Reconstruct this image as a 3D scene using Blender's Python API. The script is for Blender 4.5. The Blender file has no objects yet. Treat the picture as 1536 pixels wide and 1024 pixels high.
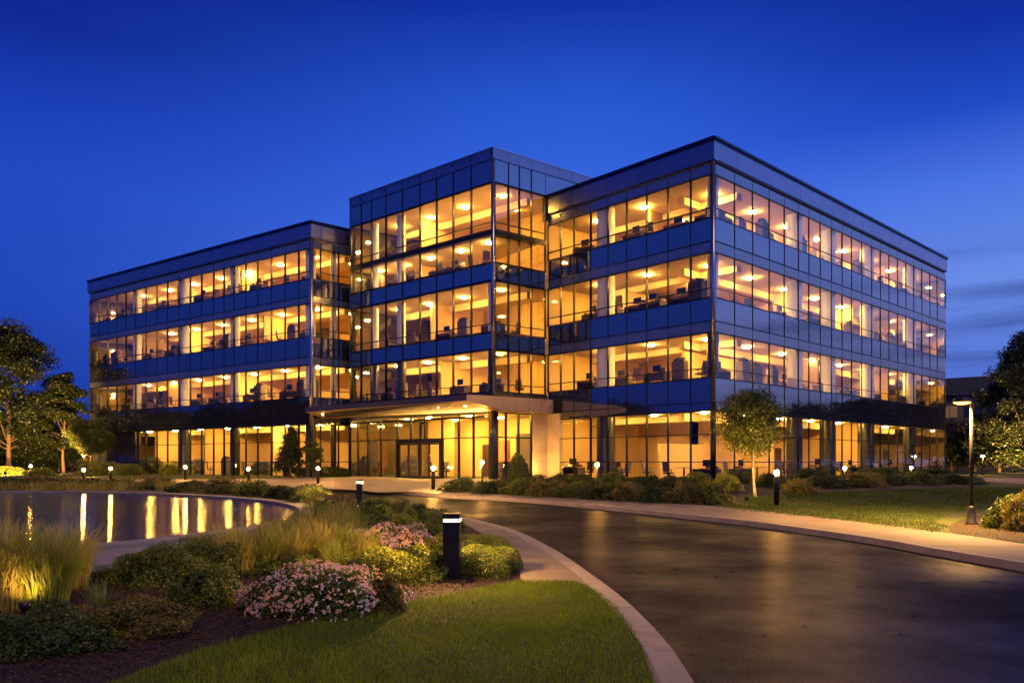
import bpy, bmesh, math, random
import numpy as np
from mathutils import Vector
random.seed(7); rng = np.random.default_rng(7)
S = bpy.context.scene
COL = S.collection
F, HOR, CX, HC = 1150.0, 693.0, 768.0, 1.6
ORD = ['first','second','third','fourth','fifth','sixth','seventh','eighth','ninth','tenth','eleventh','twelfth','thirteenth','fourteenth','fifteenth','sixteenth','seventeenth','eighteenth','nineteenth','twentieth']
def ordw(i):
    return ORD[i] if i < 20 else 'twenty-' + ORD[i-20] if i < 29 else 'thirtieth' if i == 29 else 'thirty-' + ORD[(i-30) % 9]
# ------------------------------------------------------------------ helpers
def tag(o, label=None, cat=None, group=None, kind=None):
    if label: o['label'] = label
    if cat: o['category'] = cat
    if group: o['group'] = group
    if kind: o['kind'] = kind
    return o
def empty(name, loc=(0,0,0), rz=0):
    o = bpy.data.objects.new(name, None); o.empty_display_size = .2
    o.location = loc; o.rotation_euler = (0,0,rz); COL.objects.link(o); return o
class MB:
    def __init__(s): s.v=[]; s.f=[]; s.m=[]; s.sm=[]
    def add(s, vs, fs, mi=0, smooth=False):
        n=len(s.v); s.v += [tuple(v) for v in vs]
        for f in fs: s.f.append([i+n for i in f]); s.m.append(mi); s.sm.append(smooth)
    def hexa(s, b, t, mi=0):
        s.add(list(b)+list(t), [(3,2,1,0),(4,5,6,7),(0,1,5,4),(1,2,6,5),(2,3,7,6),(3,0,4,7)], mi)
    def box(s, x0,x1,y0,y1,z0,z1, mi=0):
        s.hexa([(x0,y0,z0),(x1,y0,z0),(x1,y1,z0),(x0,y1,z0)],[(x0,y0,z1),(x1,y0,z1),(x1,y1,z1),(x0,y1,z1)],mi)
    def ob(s, fr, a0,a1,b0,b1,z0,z1, mi=0):          # box in a facade frame: a along, b outward
        P=fr.P
        s.hexa([P(a0,b0,z0),P(a1,b0,z0),P(a1,b1,z0),P(a0,b1,z0)],[P(a0,b0,z1),P(a1,b0,z1),P(a1,b1,z1),P(a0,b1,z1)],mi)
    def tube(s, pts, rs, n=8, mi=0, cap=True):
        pts=[Vector(p) for p in pts]; base=len(s.v); N=len(pts)
        for i,p in enumerate(pts):
            d=(pts[min(i+1,N-1)]-pts[max(i-1,0)]).normalized()
            a=d.orthogonal().normalized() if abs(d.z)<.95 else Vector((1,0,0)); a=(a-d*a.dot(d)).normalized(); b=d.cross(a)
            for k in range(n):
                t=2*math.pi*k/n; q=p+(a*math.cos(t)+b*math.sin(t))*rs[i]; s.v.append(tuple(q))
        for i in range(N-1):
            for k in range(n):
                k2=(k+1)%n; s.f.append([base+i*n+k,base+i*n+k2,base+(i+1)*n+k2,base+(i+1)*n+k]); s.m.append(mi); s.sm.append(True)
        if cap:
            s.f.append([base+(N-1)*n+k for k in range(n)]); s.m.append(mi); s.sm.append(False)
            s.f.append([base+k for k in range(n)][::-1]); s.m.append(mi); s.sm.append(False)
    def lathe(s, prof, c=(0,0,0), n=24, mi=0, smooth=True):
        base=len(s.v); N=len(prof)
        for r,z in prof:
            for k in range(n):
                t=2*math.pi*k/n; s.v.append((c[0]+r*math.cos(t),c[1]+r*math.sin(t),c[2]+z))
        for i in range(N-1):
            for k in range(n):
                k2=(k+1)%n; s.f.append([base+i*n+k,base+i*n+k2,base+(i+1)*n+k2,base+(i+1)*n+k]); s.m.append(mi); s.sm.append(smooth)
        s.f.append([base+k for k in range(n)][::-1]); s.m.append(mi); s.sm.append(False)
        s.f.append([base+(N-1)*n+k for k in range(n)]); s.m.append(mi); s.sm.append(False)
    def build(s, name, mats, parent=None, bevel=0):
        me=bpy.data.meshes.new(name); me.from_pydata(s.v,[],s.f)
        for m in (mats if isinstance(mats,(list,tuple)) else [mats]): me.materials.append(m)
        me.polygons.foreach_set('material_index', s.m); me.polygons.foreach_set('use_smooth', s.sm)
        me.update(); o=bpy.data.objects.new(name,me); COL.objects.link(o)
        if parent: o.parent=parent
        if bevel:
            b=o.modifiers.new('bevel','BEVEL'); b.width=bevel; b.segments=2; b.limit_method='ANGLE'
        return o
def np_mesh(name, verts, nper, mats, parent=None, midx=None):
    """verts (K*nper,3), each face nper verts"""
    K=len(verts)//nper; me=bpy.data.meshes.new(name)
    me.vertices.add(len(verts)); me.vertices.foreach_set('co', np.ascontiguousarray(verts,dtype=np.float32).ravel())
    me.loops.add(len(verts)); me.loops.foreach_set('vertex_index', np.arange(len(verts),dtype=np.int32))
    me.polygons.add(K); me.polygons.foreach_set('loop_start', np.arange(0,K*nper,nper,dtype=np.int32))
    if midx is not None: me.polygons.foreach_set('material_index', np.asarray(midx,dtype=np.int32))
    me.update(calc_edges=True); me.validate()
    for m in (mats if isinstance(mats,(list,tuple)) else [mats]): me.materials.append(m)
    o=bpy.data.objects.new(name,me); COL.objects.link(o)
    if parent: o.parent=parent
    return o
# ------------------------------------------------------------------ materials
def srgb(r,g,b): return tuple((c/255/12.92 if c/255<=.04045 else ((c/255+.055)/1.055)**2.4) for c in (r,g,b))
MATS={}
def mat(name, c1, rough=.6, c2=None, scale=5.0, bump=0, bscale=40, metal=0, ior=1.5, spec=.5, emit=None, estr=0, trans=0, detail=4, rough2=None, coat=0):
    m=bpy.data.materials.new(name); m.use_nodes=True; nt=m.node_tree; N=nt.nodes; L=nt.links
    p=N['Principled BSDF']; p.inputs['Base Color'].default_value=(*c1,1); p.inputs['Roughness'].default_value=rough
    p.inputs['Metallic'].default_value=metal; p.inputs['IOR'].default_value=ior; p.inputs['Specular IOR Level'].default_value=spec
    p.inputs['Coat Weight'].default_value=coat
    geo=N.new('ShaderNodeNewGeometry')
    if c2:
        nz=N.new('ShaderNodeTexNoise'); nz.inputs['Scale'].default_value=scale; nz.inputs['Detail'].default_value=detail
        L.new(geo.outputs['Position'],nz.inputs['Vector'])
        cr=N.new('ShaderNodeValToRGB'); cr.color_ramp.elements[0].position=.35; cr.color_ramp.elements[1].position=.65
        cr.color_ramp.elements[0].color=(*c1,1); cr.color_ramp.elements[1].color=(*c2,1)
        L.new(nz.outputs['Fac'],cr.inputs['Fac']); L.new(cr.outputs['Color'],p.inputs['Base Color'])
        if rough2 is not None:
            mr=N.new('ShaderNodeMapRange'); mr.inputs['From Min'].default_value=.3; mr.inputs['From Max'].default_value=.7
            mr.inputs['To Min'].default_value=rough; mr.inputs['To Max'].default_value=rough2
            L.new(nz.outputs['Fac'],mr.inputs['Value']); L.new(mr.outputs['Result'],p.inputs['Roughness'])
    if bump:
        bz=N.new('ShaderNodeTexNoise'); bz.inputs['Scale'].default_value=bscale; bz.inputs['Detail'].default_value=3
        L.new(geo.outputs['Position'],bz.inputs['Vector'])
        bp=N.new('ShaderNodeBump'); bp.inputs['Strength'].default_value=1; bp.inputs['Distance'].default_value=bump
        L.new(bz.outputs['Fac'],bp.inputs['Height']); L.new(bp.outputs['Normal'],p.inputs['Normal'])
    if emit:
        p.inputs['Emission Color'].default_value=(*emit,1); p.inputs['Emission Strength'].default_value=estr
    if trans:
        tr=N.new('ShaderNodeBsdfTranslucent'); mx=N.new('ShaderNodeMixShader'); mx.inputs['Fac'].default_value=trans
        src=p.inputs['Base Color'].links[0].from_socket if c2 else None
        if src: L.new(src,tr.inputs['Color'])
        else: tr.inputs['Color'].default_value=(*c1,1)
        L.new(p.outputs[0],mx.inputs[1]); L.new(tr.outputs[0],mx.inputs[2]); L.new(mx.outputs[0],N['Material Output'].inputs['Surface'])
    MATS[name]=m; return m
WARM=(1,.50,.12)
def glass_mat(name, tint, ior, wav=.0):
    m=bpy.data.materials.new(name); m.use_nodes=True; nt=m.node_tree; N=nt.nodes; L=nt.links
    N.remove(N['Principled BSDF'])
    t=N.new('ShaderNodeBsdfTransparent'); t.inputs['Color'].default_value=(*tint,1)
    g=N.new('ShaderNodeBsdfGlossy'); g.inputs['Roughness'].default_value=.015; g.inputs['Color'].default_value=(.9,.95,1,1)
    fr=N.new('ShaderNodeFresnel'); fr.inputs['IOR'].default_value=ior
    geo=N.new('ShaderNodeNewGeometry')
    nz=N.new('ShaderNodeTexNoise'); nz.inputs['Scale'].default_value=.55; nz.inputs['Detail'].default_value=1
    L.new(geo.outputs['Position'],nz.inputs['Vector'])
    bp=N.new('ShaderNodeBump'); bp.inputs['Distance'].default_value=wav; L.new(nz.outputs['Fac'],bp.inputs['Height'])
    L.new(bp.outputs['Normal'],g.inputs['Normal'])
    # thin pane: same reflectance from both sides
    iq=N.new('ShaderNodeMath'); iq.operation='ADD'; iq.inputs[1].default_value=0
    lw=N.new('ShaderNodeLayerWeight'); lw.inputs['Blend'].default_value=.5
    pw=N.new('ShaderNodeMath'); pw.operation='POWER'; pw.inputs[1].default_value=3.1
    ml=N.new('ShaderNodeMath'); ml.operation='MULTIPLY_ADD'; ml.inputs[1].default_value=.75; ml.inputs[2].default_value=ior
    L.new(lw.outputs['Facing'],pw.inputs[0]); L.new(pw.outputs[0],ml.inputs[0])
    N.remove(fr); N.remove(iq)
    mx=N.new('ShaderNodeMixShader'); L.new(ml.outputs[0],mx.inputs['Fac']); L.new(t.outputs[0],mx.inputs[1]); L.new(g.outputs[0],mx.inputs[2])
    L.new(mx.outputs[0],N['Material Output'].inputs['Surface']); MATS[name]=m; return m
mGLASS=glass_mat('window_glass',(.95,.95,.92),.035,.012)
mGLASSDIM=glass_mat('reflection_dimmed_glass',(.46,.44,.32),.09,.02)  # darkened to stand in for the right wing's dark reflections
mLOBBY=glass_mat('lobby_glass',(.96,.96,.93),.03,.008)
mSPAN=mat('spandrel_glass',(.018,.020,.032),.04,ior=3.2,bump=.01,bscale=.6)
mBAND=mat('transom_panel_glass',(.065,.075,.115),.16,ior=2.6,bump=.008,bscale=.7)
mFASC=mat('fascia_metal',(.25,.25,.31),.32,(.29,.29,.35),.8,metal=.95)
mCAP=mat('cap_metal',(.06,.07,.12),.35,metal=.95)
mMULL=mat('dark_mullion_metal',(.012,.014,.02),.35,metal=.5)
mCORN=mat('silver_corner_metal',(.35,.37,.42),.25,metal=.9)
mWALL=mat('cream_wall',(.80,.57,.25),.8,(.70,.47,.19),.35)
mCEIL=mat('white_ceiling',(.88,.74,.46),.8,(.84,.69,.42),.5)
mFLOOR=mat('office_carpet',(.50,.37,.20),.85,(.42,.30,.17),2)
mORNG=mat('orange_wall',(.75,.30,.10),.7)
mDOORW=mat('dark_wood',(.06,.03,.015),.5)
mCOLM=mat('column_paint',(.80,.80,.80),.5)
mDKCOL=mat('dark_column_cladding',(.05,.055,.07),.3,metal=.4)
mSTONE=mat('limestone_cladding',(.62,.47,.27),.7,(.52,.39,.22),1.2,bump=.004,bscale=25)
mROOF=mat('roof_membrane',(.06,.06,.07),.8)
mLAMP=mat('lamp_diffuser',(1,.9,.7),.5,emit=(1,.53,.095),estr=680)
mLAMPS=mat('soffit_fill_emitter',(1,.9,.7),.5,emit=(1,.44,.08),estr=130)  # emitter of the added strip that lights the canopy soffit
mLAMPD=mat('downlight_lens',(1,.9,.7),.5,emit=(1,.50,.14),estr=1500)
mSOFF=mat('canopy_soffit_panel',(.70,.52,.28),.45,(.56,.41,.23),.6)
mCANF=mat('canopy_fascia_metal',(.42,.30,.24),.4,metal=.3)
mCANT=mat('canopy_roof_metal',(.06,.06,.10),.4,metal=.4)
mFURN=mat('dark_furniture',(.05,.04,.045),.6)
mFURG=mat('grey_furniture',(.16,.13,.13),.6)
mDESK=mat('desk_top',(.35,.22,.12),.5)
mSCR=mat('dark_screen',(.02,.02,.03),.2)
def asphalt():
    m=bpy.data.materials.new('asphalt'); m.use_nodes=True; nt=m.node_tree; N=nt.nodes; L=nt.links; N.remove(N['Principled BSDF'])
    g=N.new('ShaderNodeNewGeometry')
    def noise(sc,det=3): 
        n=N.new('ShaderNodeTexNoise'); n.inputs['Scale'].default_value=sc; n.inputs['Detail'].default_value=det; L.new(g.outputs['Position'],n.inputs['Vector']); return n.outputs['Fac']
    def rng_(s,a,b,c,d):
        r=N.new('ShaderNodeMapRange'); L.new(s,r.inputs['Value'])
        for k,v in zip(('From Min','From Max','To Min','To Max'),(a,b,c,d)): r.inputs[k].default_value=v
        return r.outputs[0]
    fine=noise(48,2); big=noise(.42,4); mid_=noise(2.3,4)
    cr=N.new('ShaderNodeValToRGB'); e=cr.color_ramp.elements; e[0].position=.38; e[0].color=(.005,.006,.009,1); e[1].position=.70; e[1].color=(.052,.053,.062,1); L.new(fine,cr.inputs[0])
    wear=N.new('ShaderNodeMix'); wear.data_type='RGBA'; wear.blend_type='MULTIPLY'; wear.inputs['Factor'].default_value=1
    wr=N.new('ShaderNodeValToRGB'); e=wr.color_ramp.elements; e[0].position=.35; e[0].color=(.8,.8,.82,1); e[1].position=.65; e[1].color=(1.1,1.08,1.05,1); L.new(mid_,wr.inputs[0])
    L.new(cr.outputs[0],wear.inputs[6]); L.new(wr.outputs[0],wear.inputs[7])
    bp=N.new('ShaderNodeBump'); bp.inputs['Distance'].default_value=.0035; L.new(noise(70,2),bp.inputs['Height'])
    d=N.new('ShaderNodeBsdfDiffuse'); L.new(wear.outputs[2],d.inputs['Color']); L.new(bp.outputs[0],d.inputs['Normal'])
    gl=N.new('ShaderNodeBsdfGlossy'); gl.inputs['Color'].default_value=(.9,.92,1,1); L.new(bp.outputs[0],gl.inputs['Normal']); L.new(rng_(mid_,.3,.7,.27,.36),gl.inputs['Roughness'])
    f=N.new('ShaderNodeMath'); f.operation='MULTIPLY'; L.new(rng_(big,.36,.66,.022,.10),f.inputs[0]); L.new(rng_(mid_,.3,.7,.85,1.15),f.inputs[1])
    mx=N.new('ShaderNodeMixShader'); L.new(f.outputs[0],mx.inputs[0]); L.new(d.outputs[0],mx.inputs[1]); L.new(gl.outputs[0],mx.inputs[2]); L.new(mx.outputs[0],N['Material Output'].inputs['Surface'])
    return m
mASPH=asphalt()
mCONC=mat('concrete_paving',(.18,.145,.115),.75,(.25,.20,.165),1.1,bump=.004,bscale=60)
mKERB=mat('kerb_stone',(.30,.25,.20),.75,(.40,.34,.28),3,bump=.004,bscale=50)
mPLAZA=mat('plaza_paving',(.30,.24,.18),.6,(.37,.30,.23),.8)
mJOINT=mat('paving_joint',(.06,.05,.045),.9)
mCOPE=mat('coping_stone',(.17,.155,.15),.65,(.24,.22,.21),2.2,bump=.005,bscale=30)
mSOIL=mat('mulch_soil',(.016,.008,.005),.9,(.035,.017,.009),9,bump=.03,bscale=30)
mCHIP=mat('mulch_chip',(.022,.010,.005),.8,(.095,.036,.014),14)
mGRASSN=mat('near_grass_blade',(.13,.22,.006),.6,(.23,.31,.012),1.1,trans=.3,spec=.2)
mLAWN=mat('lawn_sheet',(.035,.048,.003),.9,(.055,.07,.005),2,bump=.02,bscale=60)
mGRASS=mat('grass_blade',(.045,.095,.004),.6,(.085,.13,.007),2.2,trans=.25,spec=.2)
mGND=mat('ground_earth',(.02,.03,.012),.95,(.03,.04,.015),.3)
mDECO=mat('deck',(.1,.1,.1),.6)
mBOLL=mat('bollard_metal',(.018,.018,.022),.38,metal=.5)
mBSLIT=mat('bollard_lens',(1,.8,.5),.5,emit=(1,.45,.06),estr=22)
mSLENS=mat('street_lens',(1,.8,.5),.5,emit=(1,.43,.05),estr=16)
mGLOBE=mat('globe_lens',(1,.8,.5),.5,emit=(1,.44,.07),estr=900)
mPOLE=mat('pole_metal',(.015,.015,.017),.45,metal=.3)
mBARK=mat('bark',(.11,.075,.045),.9,(.17,.12,.075),12,bump=.02,bscale=30)
mBARKL=mat('pale_bark',(.30,.23,.15),.85,(.22,.16,.10),9,bump=.01,bscale=40)
def leafm(n,a,b,sc=3,tr=.3): return mat(n,a,.5,b,sc,trans=tr,detail=2)
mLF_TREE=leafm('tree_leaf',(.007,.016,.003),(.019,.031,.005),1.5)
mLF_ORN=leafm('ornamental_leaf',(.04,.062,.008),(.075,.095,.013),4)
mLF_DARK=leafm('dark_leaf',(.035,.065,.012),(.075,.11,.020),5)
mLF_MID=leafm('shrub_leaf',(.085,.13,.015),(.17,.20,.025),6)
mLF_BRN=leafm('bronze_leaf',(.12,.11,.02),(.22,.17,.035),6)
mLF_YEL=leafm('lime_leaf',(.18,.24,.02),(.30,.32,.035),7)
mLF_CON=leafm('conifer_needle',(.012,.028,.010),(.025,.045,.014),4,.1)
mBLADE=leafm('fescue_blade',(.30,.30,.04),(.52,.45,.11),5,.35)
mBLADG=leafm('green_blade',(.19,.25,.03),(.32,.34,.06),5,.35)
mPET1=leafm('pink_petal',(.88,.44,.28),(.92,.70,.50),30,.3)
mPET2=leafm('lilac_petal',(.72,.48,.55),(.88,.76,.70),30,.3)
# water
def water():
    m=bpy.data.materials.new('pond_water'); m.use_nodes=True; nt=m.node_tree; N=nt.nodes; L=nt.links
    p=N['Principled BSDF']; p.inputs['Base Color'].default_value=(.003,.016,.11,1); p.inputs['Roughness'].default_value=.045; p.inputs['IOR'].default_value=1.6
    g=N.new('ShaderNodeNewGeometry'); mp=N.new('ShaderNodeMapping'); mp.inputs['Scale'].default_value=(1.0,8.0,1)
    L.new(g.outputs['Position'],mp.inputs['Vector'])
    n1=N.new('ShaderNodeTexNoise'); n1.inputs['Scale'].default_value=1.5; n1.inputs['Detail'].default_value=3; L.new(mp.outputs[0],n1.inputs['Vector'])
    b=N.new('ShaderNodeBump'); b.inputs['Distance'].default_value=.0115; L.new(n1.outputs['Fac'],b.inputs['Height']); L.new(b.outputs[0],p.inputs['Normal'])
    return m
mWATER=water()
# ------------------------------------------------------------------ terrain
def ss(a,b,x):
    t=min(1,max(0,(x-a)/(b-a))); return t*t*(3-2*t)
def terr(X,Y):
    r=ss(16,42,Y); l=ss(39,54,Y); k=ss(-7,-3,X)
    return .45*(l*(1-k)+r*k)
def G(x,y,off=0.0):
    """ground point seen at picture position x,y"""
    dx=(x-CX)/F; dz=-(y-HOR)/F; Y=2.0; h=lambda Y: HC+dz*Y-(terr(dx*Y,Y)+off)
    while Y<400 and h(Y)>0: Y+=.5
    a,b=Y-.5,Y
    for _ in range(30):
        m=(a+b)/2
        if h(m)>0: a=m
        else: b=m
    return Vector((dx*b,b,terr(dx*b,b)+off))
def drape(name, pts, off, m, step=1.5, label=None):
    bm=bmesh.new(); vs=[bm.verts.new((p[0],p[1],0)) for p in pts]; f=bm.faces.new(vs)
    bmesh.ops.triangulate(bm,faces=bm.faces[:])
    xs=[p[0] for p in pts]; ys=[p[1] for p in pts]
    def cuts(lo,hi,ax):
        v=lo
        while v<hi:
            v+= step if v<60 else 15
            n=(1,0,0) if ax==0 else (0,1,0); co=(v,0,0) if ax==0 else (0,v,0)
            bmesh.ops.bisect_plane(bm,geom=bm.verts[:]+bm.edges[:]+bm.faces[:],plane_co=co,plane_no=n)
    cuts(max(min(ys),0),min(max(ys),62),1)
    for v in (-7,-6.2,-5.4,-4.6,-3.8,-3):
        if min(xs)<v<max(xs): bmesh.ops.bisect_plane(bm,geom=bm.verts[:]+bm.edges[:]+bm.faces[:],plane_co=(v,0,0),plane_no=(1,0,0))
    for v in bm.verts: v.co.z=terr(v.co.x,v.co.y)+off
    bmesh.ops.recalc_face_normals(bm,faces=bm.faces[:])
    if sum(f.normal.z for f in bm.faces)<0: bmesh.ops.reverse_faces(bm,faces=bm.faces[:])
    me=bpy.data.meshes.new(name); bm.to_mesh(me); bm.free(); me.materials.append(m)
    o=bpy.data.objects.new(name,me); COL.objects.link(o); tag(o,kind='structure')
    if label: o['label']=label
    return o
def catmull(P, n=6, closed=False):
    P=[Vector((p[0],p[1],0)) for p in P]; N=len(P); out=[]
    rngi=range(N if closed else N-1)
    for i in rngi:
        if closed: a,b,c,d=P[(i-1)%N],P[i],P[(i+1)%N],P[(i+2)%N]
        else: a,b,c,d=P[max(i-1,0)],P[i],P[i+1],P[min(i+2,N-1)]
        for k in range(n):
            t=k/n; out.append(.5*((2*b)+(c-a)*t+(2*a-5*b+4*c-d)*t*t+(3*b-a-3*c+d)*t**3))
    if not closed: out.append(P[-1])
    return out
def resample(P, seg, closed=False):
    Q=P+[P[0]] if closed else P
    L=[0]
    for a,b in zip(Q,Q[1:]): L.append(L[-1]+(b-a).length)
    n=max(2,int(round(L[-1]/seg))); out=[]; j=0
    for i in range(n+1):
        d=L[-1]*i/n
        while j<len(L)-2 and L[j+1]<d: j+=1
        t=(d-L[j])/max(1e-9,L[j+1]-L[j]); out.append(Q[j].lerp(Q[j+1],t))
    return out[:-1] if closed else out
def offs(P, d, closed=False):
    N=len(P); out=[]
    for i in range(N):
        a=P[(i-1)%N] if closed else P[max(i-1,0)]; b=P[(i+1)%N] if closed else P[min(i+1,N-1)]
        t=(b-a).normalized(); out.append(P[i]+Vector((-t.y,t.x,0))*d)
    return out
def slabs(name, A, B, z0, z1, m, gap=.008, parent=None, closed=False, per=1, flat=None):
    """row of stones between polylines A and B; z relative to terrain"""
    mb=MB(); N=len(A); e=range(N if closed else N-1)
    T=(lambda p: flat) if flat is not None else (lambda p: terr(p.x,p.y))
    for i in e:
        j=(i+1)%N; a0,a1,b0,b1=A[i],A[j],B[i],B[j]
        if per and i%per==0: g=gap
        else: g=0
        l=max(.01,(a1-a0).length); s=min(.4,g/l)
        p=[a0.lerp(a1,s),a1,b1,b0.lerp(b1,s)]
        jit=random.uniform(-.0015,.0015)
        mb.hexa([(q.x,q.y,T(q)+z0) for q in p],[(q.x,q.y,T(q)+z1+jit) for q in p])
    o=mb.build(name,m,parent); return o
LAND=.12
# road kerb lines (picture positions -> ground)
LKpx=[(1130,1250),(1085,1110),(1042,1024),(1010,975),(975,935),(930,893),(880,856),(830,823),(770,794),(705,777),(640,765),(600,758),(560,752),(500,746),(420,740)]
LK=[G(x,y,LAND) for x,y in LKpx]; LK[0].y=2.5; LK[0].x=LK[1].x+.15
LK=[Vector((LK[0].x-.25,-12,0))]+LK+[Vector((-30,43,0)),Vector((-60,44,0))]
RKpx=[(1536,857),(1400,833),(1292,813),(1140,790.5),(1030,778),(933,767.5),(835,757.5),(738,750),(640,744),(560,739),(470,734.5)]
RK=[G(x,y,0) for x,y in RKpx]
d=(RK[0]-RK[1]).normalized(); RK=[RK[0]+d*22,RK[0]+d*8]+RK+[Vector((-30,47.5,0)),Vector((-60,49,0))]
RK=[Vector((p.x,p.y,0)) for p in RK]
LKs=resample(catmull(LK,8),.5); RKs=resample(catmull(RK,8),.5)
BIG=420
# base sheet to the horizon
def base():
    xs=[-BIG,-200,-100,-60]+list(np.arange(-48,49,3.0))+[60,100,200,BIG]; ys=[-120,-60,-20]+list(np.arange(-5,70,3.0))+[90,140,250,600]
    xs=sorted(set(float(x) for x in xs)|{-7.0,-6.2,-5.4,-4.6,-3.8})
    v=[(x,y,terr(x,y)-.04) for y in ys for x in xs]; n=len(xs)
    f=[(j*n+i,j*n+i+1,(j+1)*n+i+1,(j+1)*n+i) for j in range(len(ys)-1) for i in range(n-1)]
    mb=MB(); mb.add(v,f); tag(mb.build('ground',mGND),kind='structure')
base()
road=[(p.x,p.y) for p in offs(LKs,.05)]+[(p.x,p.y) for p in offs(RKs,-.05)[::-1]]
drape('road',road,0,mASPH)
# kerbs (real steps)
def kerb(line, side, w, z1, name, label):
    seg=resample(line,.9); slabs(name,seg,offs(seg,side*w),-.05,z1,mKERB,gap=.007)
KL=resample(LKs,.9); k1=slabs('kerb',KL,offs(KL,-(-.22)),-.05,.125,mKERB); tag(k1,kind='structure',label='pale curved kerb on the pond side of the road')
KR=resample(RKs,1.1); k2=slabs('kerb',KR,offs(KR,-.16),-.05,.13,mKERB); tag(k2,kind='structure',label='pale kerb on the building side of the road')
# ------------------------------------------------------------------ land sheets
left=[(p.x,p.y) for p in offs(LKs,.15)]+[(-60,-12)]
drape('planting_soil',left,LAND-.006,mSOIL)
right=[(p.x,p.y) for p in offs(RKs,-.1)]+[(-60,120),(120,120),(120,-8)]
drape('lawn',right,LAND-.006,mLAWN,label='lawn round the office building')
def pxpoly(L,off): return [G(x,y,off) for x,y in L]
# near lawn
lawnpx=[(783,871),(835,869.5),(870,873),(905,893),(935,925),(960,962),(975,1000),(983,1024),(1010,1110),(1050,1250),(1080,1400)]
lawnB=[(-900,1400),(-300,1110),(100,1040),(170,1022),(300,975),(450,935),(600,905),(700,886),(760,875)]
near=catmull(pxpoly(lawnpx+lawnB,LAND),5,True)
drape('lawn',[(p.x,p.y) for p in near],LAND,mLAWN,.8,label='near lawn in the bottom of the view')
# paved band between kerb and planting
bandin=[(1180,1400),(1120,1250),(1050,1110),(1012,1024),(1000,985),(975,935),(935,888),(885,858)]
inner=[(1060,1400),(1040,1250),(1005,1110),(980,1024),(972,1000),(957,962),(932,925),(902,893),(868,874),(834,871),(786,872),(779,857),(762,832),(727,803),(692,784),(650,771),(612,764)]
innr=catmull(pxpoly(inner,LAND),4)
KO=offs(LKs,.2)
cut=[p for p in KO if 3.2<p.y<29 and p.x>-6]
band=[(p.x,p.y) for p in innr]+[(p.x,p.y) for p in cut[::-1]]
drape('pavement',band,LAND+.004,mCONC,.8,label='curved concrete pavement inside the near kerb')
# joints across the band
jm=MB()
for i in range(6,len(cut)-3,3):
    p=cut[i]; t=(cut[i+1]-cut[i-1]).normalized(); n=Vector((-t.y,t.x,0))
    q=min(innr,key=lambda s: abs((s-p).dot(t))+ .02*abs((s-p).length)); w=abs((q-p).dot(n))
    if w>2.2: w=2.2
    a=p-t*.006; b=p+t*.006; c=b+n*w; e=a+n*w; z=terr(p.x,p.y)+LAND+.008
    jm.add([(v.x,v.y,terr(v.x,v.y)+LAND+.008) for v in (a,b,c,e)],[(0,1,2,3)])
tag(jm.build('paving_joint',mJOINT),kind='structure')
# sidewalk on the building side
sb=[(1800,858),(1536,816),(1401,797),(1215,774),(1079,760),(998,753),(965,750),(868,745.5),(770,739),(672,734)]
SB=[G(x,y,LAND) for x,y in sb]; SB=[Vector((p.x,p.y,0)) for p in SB]
KO2=offs(RKs,-.15); rk=[p for p in KO2 if p.x>-7]
SBs=resample(catmull(SB,6),.5)
# pair sidewalk edges by nearest point
A=resample(rk,1.6); A=[p for p in A if p.x<20 and p.x>SB[-1].x-1]
Bp=[min(SBs,key=lambda s:(s-p).length) for p in A]
sw=slabs('pavement',A,Bp,-.03,LAND+.010,mCONC,gap=.01); tag(sw,kind='structure',label='pale concrete pavement along the far side of the road')
# plaza in front of the doors and the walk going left
pz=[(680,735.5),(655,741),(600,737.5),(540,735),(450,731),(350,727.5),(230,724),(150,721.5)]
pzb=[(150,718),(250,719),(330,718.5),(420,717.5),(520,716)]
P1=pxpoly(pz,LAND); P2=pxpoly(pzb,LAND)
plaza=[(p.x,p.y) for p in P1]+[(p.x,p.y) for p in P2]+[(-11.2,54.6),(-1.5,46.9),(0.5,45.0)]
drape('plaza',plaza,LAND+.016,mPLAZA,1.5,label='entrance plaza and walk of warm paving')
# path at far right
fp=pxpoly([(1475,722),(1560,728),(1640,730),(1640,722),(1560,718),(1475,716)],LAND)
drape('path',[(p.x,p.y) for p in fp],LAND+.01,mCONC,3)
# ------------------------------------------------------------------ pond
WZ=.17
def atz(x,y,z): 
    Y=F*(HC-z)/(y-HOR); return Vector(((x-CX)/F*Y,Y,0))
pw=[(120,824),(200,817.5),(265,809),(330,801),(395,792),(438,782),(453,772.5),(447,764),(425,757.5),(380,751.5),(300,745.5),(200,741),(100,739),(0,738.5),(-140,739),(-330,745),(-600,765),(-700,800),(-500,835),(-180,838),(0,830)]
W=catmull([atz(x,y,WZ) for x,y in pw],6,True)
ar=sum(a.x*b.y-b.x*a.y for a,b in zip(W,W[1:]+W[:1]))
if ar<0: W=W[::-1]
pond=empty('pond',(W[0].x,W[0].y,0)); pond.location=(0,0,0); tag(pond,kind='structure')
mbw=MB(); mbw.add([(p.x,p.y,WZ) for p in W],[list(range(len(W)))]); wo=mbw.build('water',mWATER,pond); tag(wo,kind='structure')
Wc=resample(W,.95,True)
Wi=offs(Wc,.06,True); Wo=offs(Wc,-.5,True)
co=slabs('coping',Wi,Wo,-.3,.255,mCOPE,gap=.006,closed=True,flat=0.0,parent=pond); tag(co,kind='structure')
# wide near apron of the pond
apr=[atz(x,y,.2) for x,y in [(110,850),(205,842),(260,822),(330,812),(330,803),(265,811),(200,820),(120,826),(20,834),(20,850)]]
ap=MB(); ap.add([(p.x,p.y,.2) for p in apr],[list(range(len(apr)))]); ap.add([(p.x,p.y,.0) for p in apr]+[(p.x,p.y,.2) for p in apr],[(i,(i+1)%10,(i+1)%10+10,i+10) for i in range(10)])
tag(ap.build('coping_apron',mCOPE,pond),kind='structure')
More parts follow.
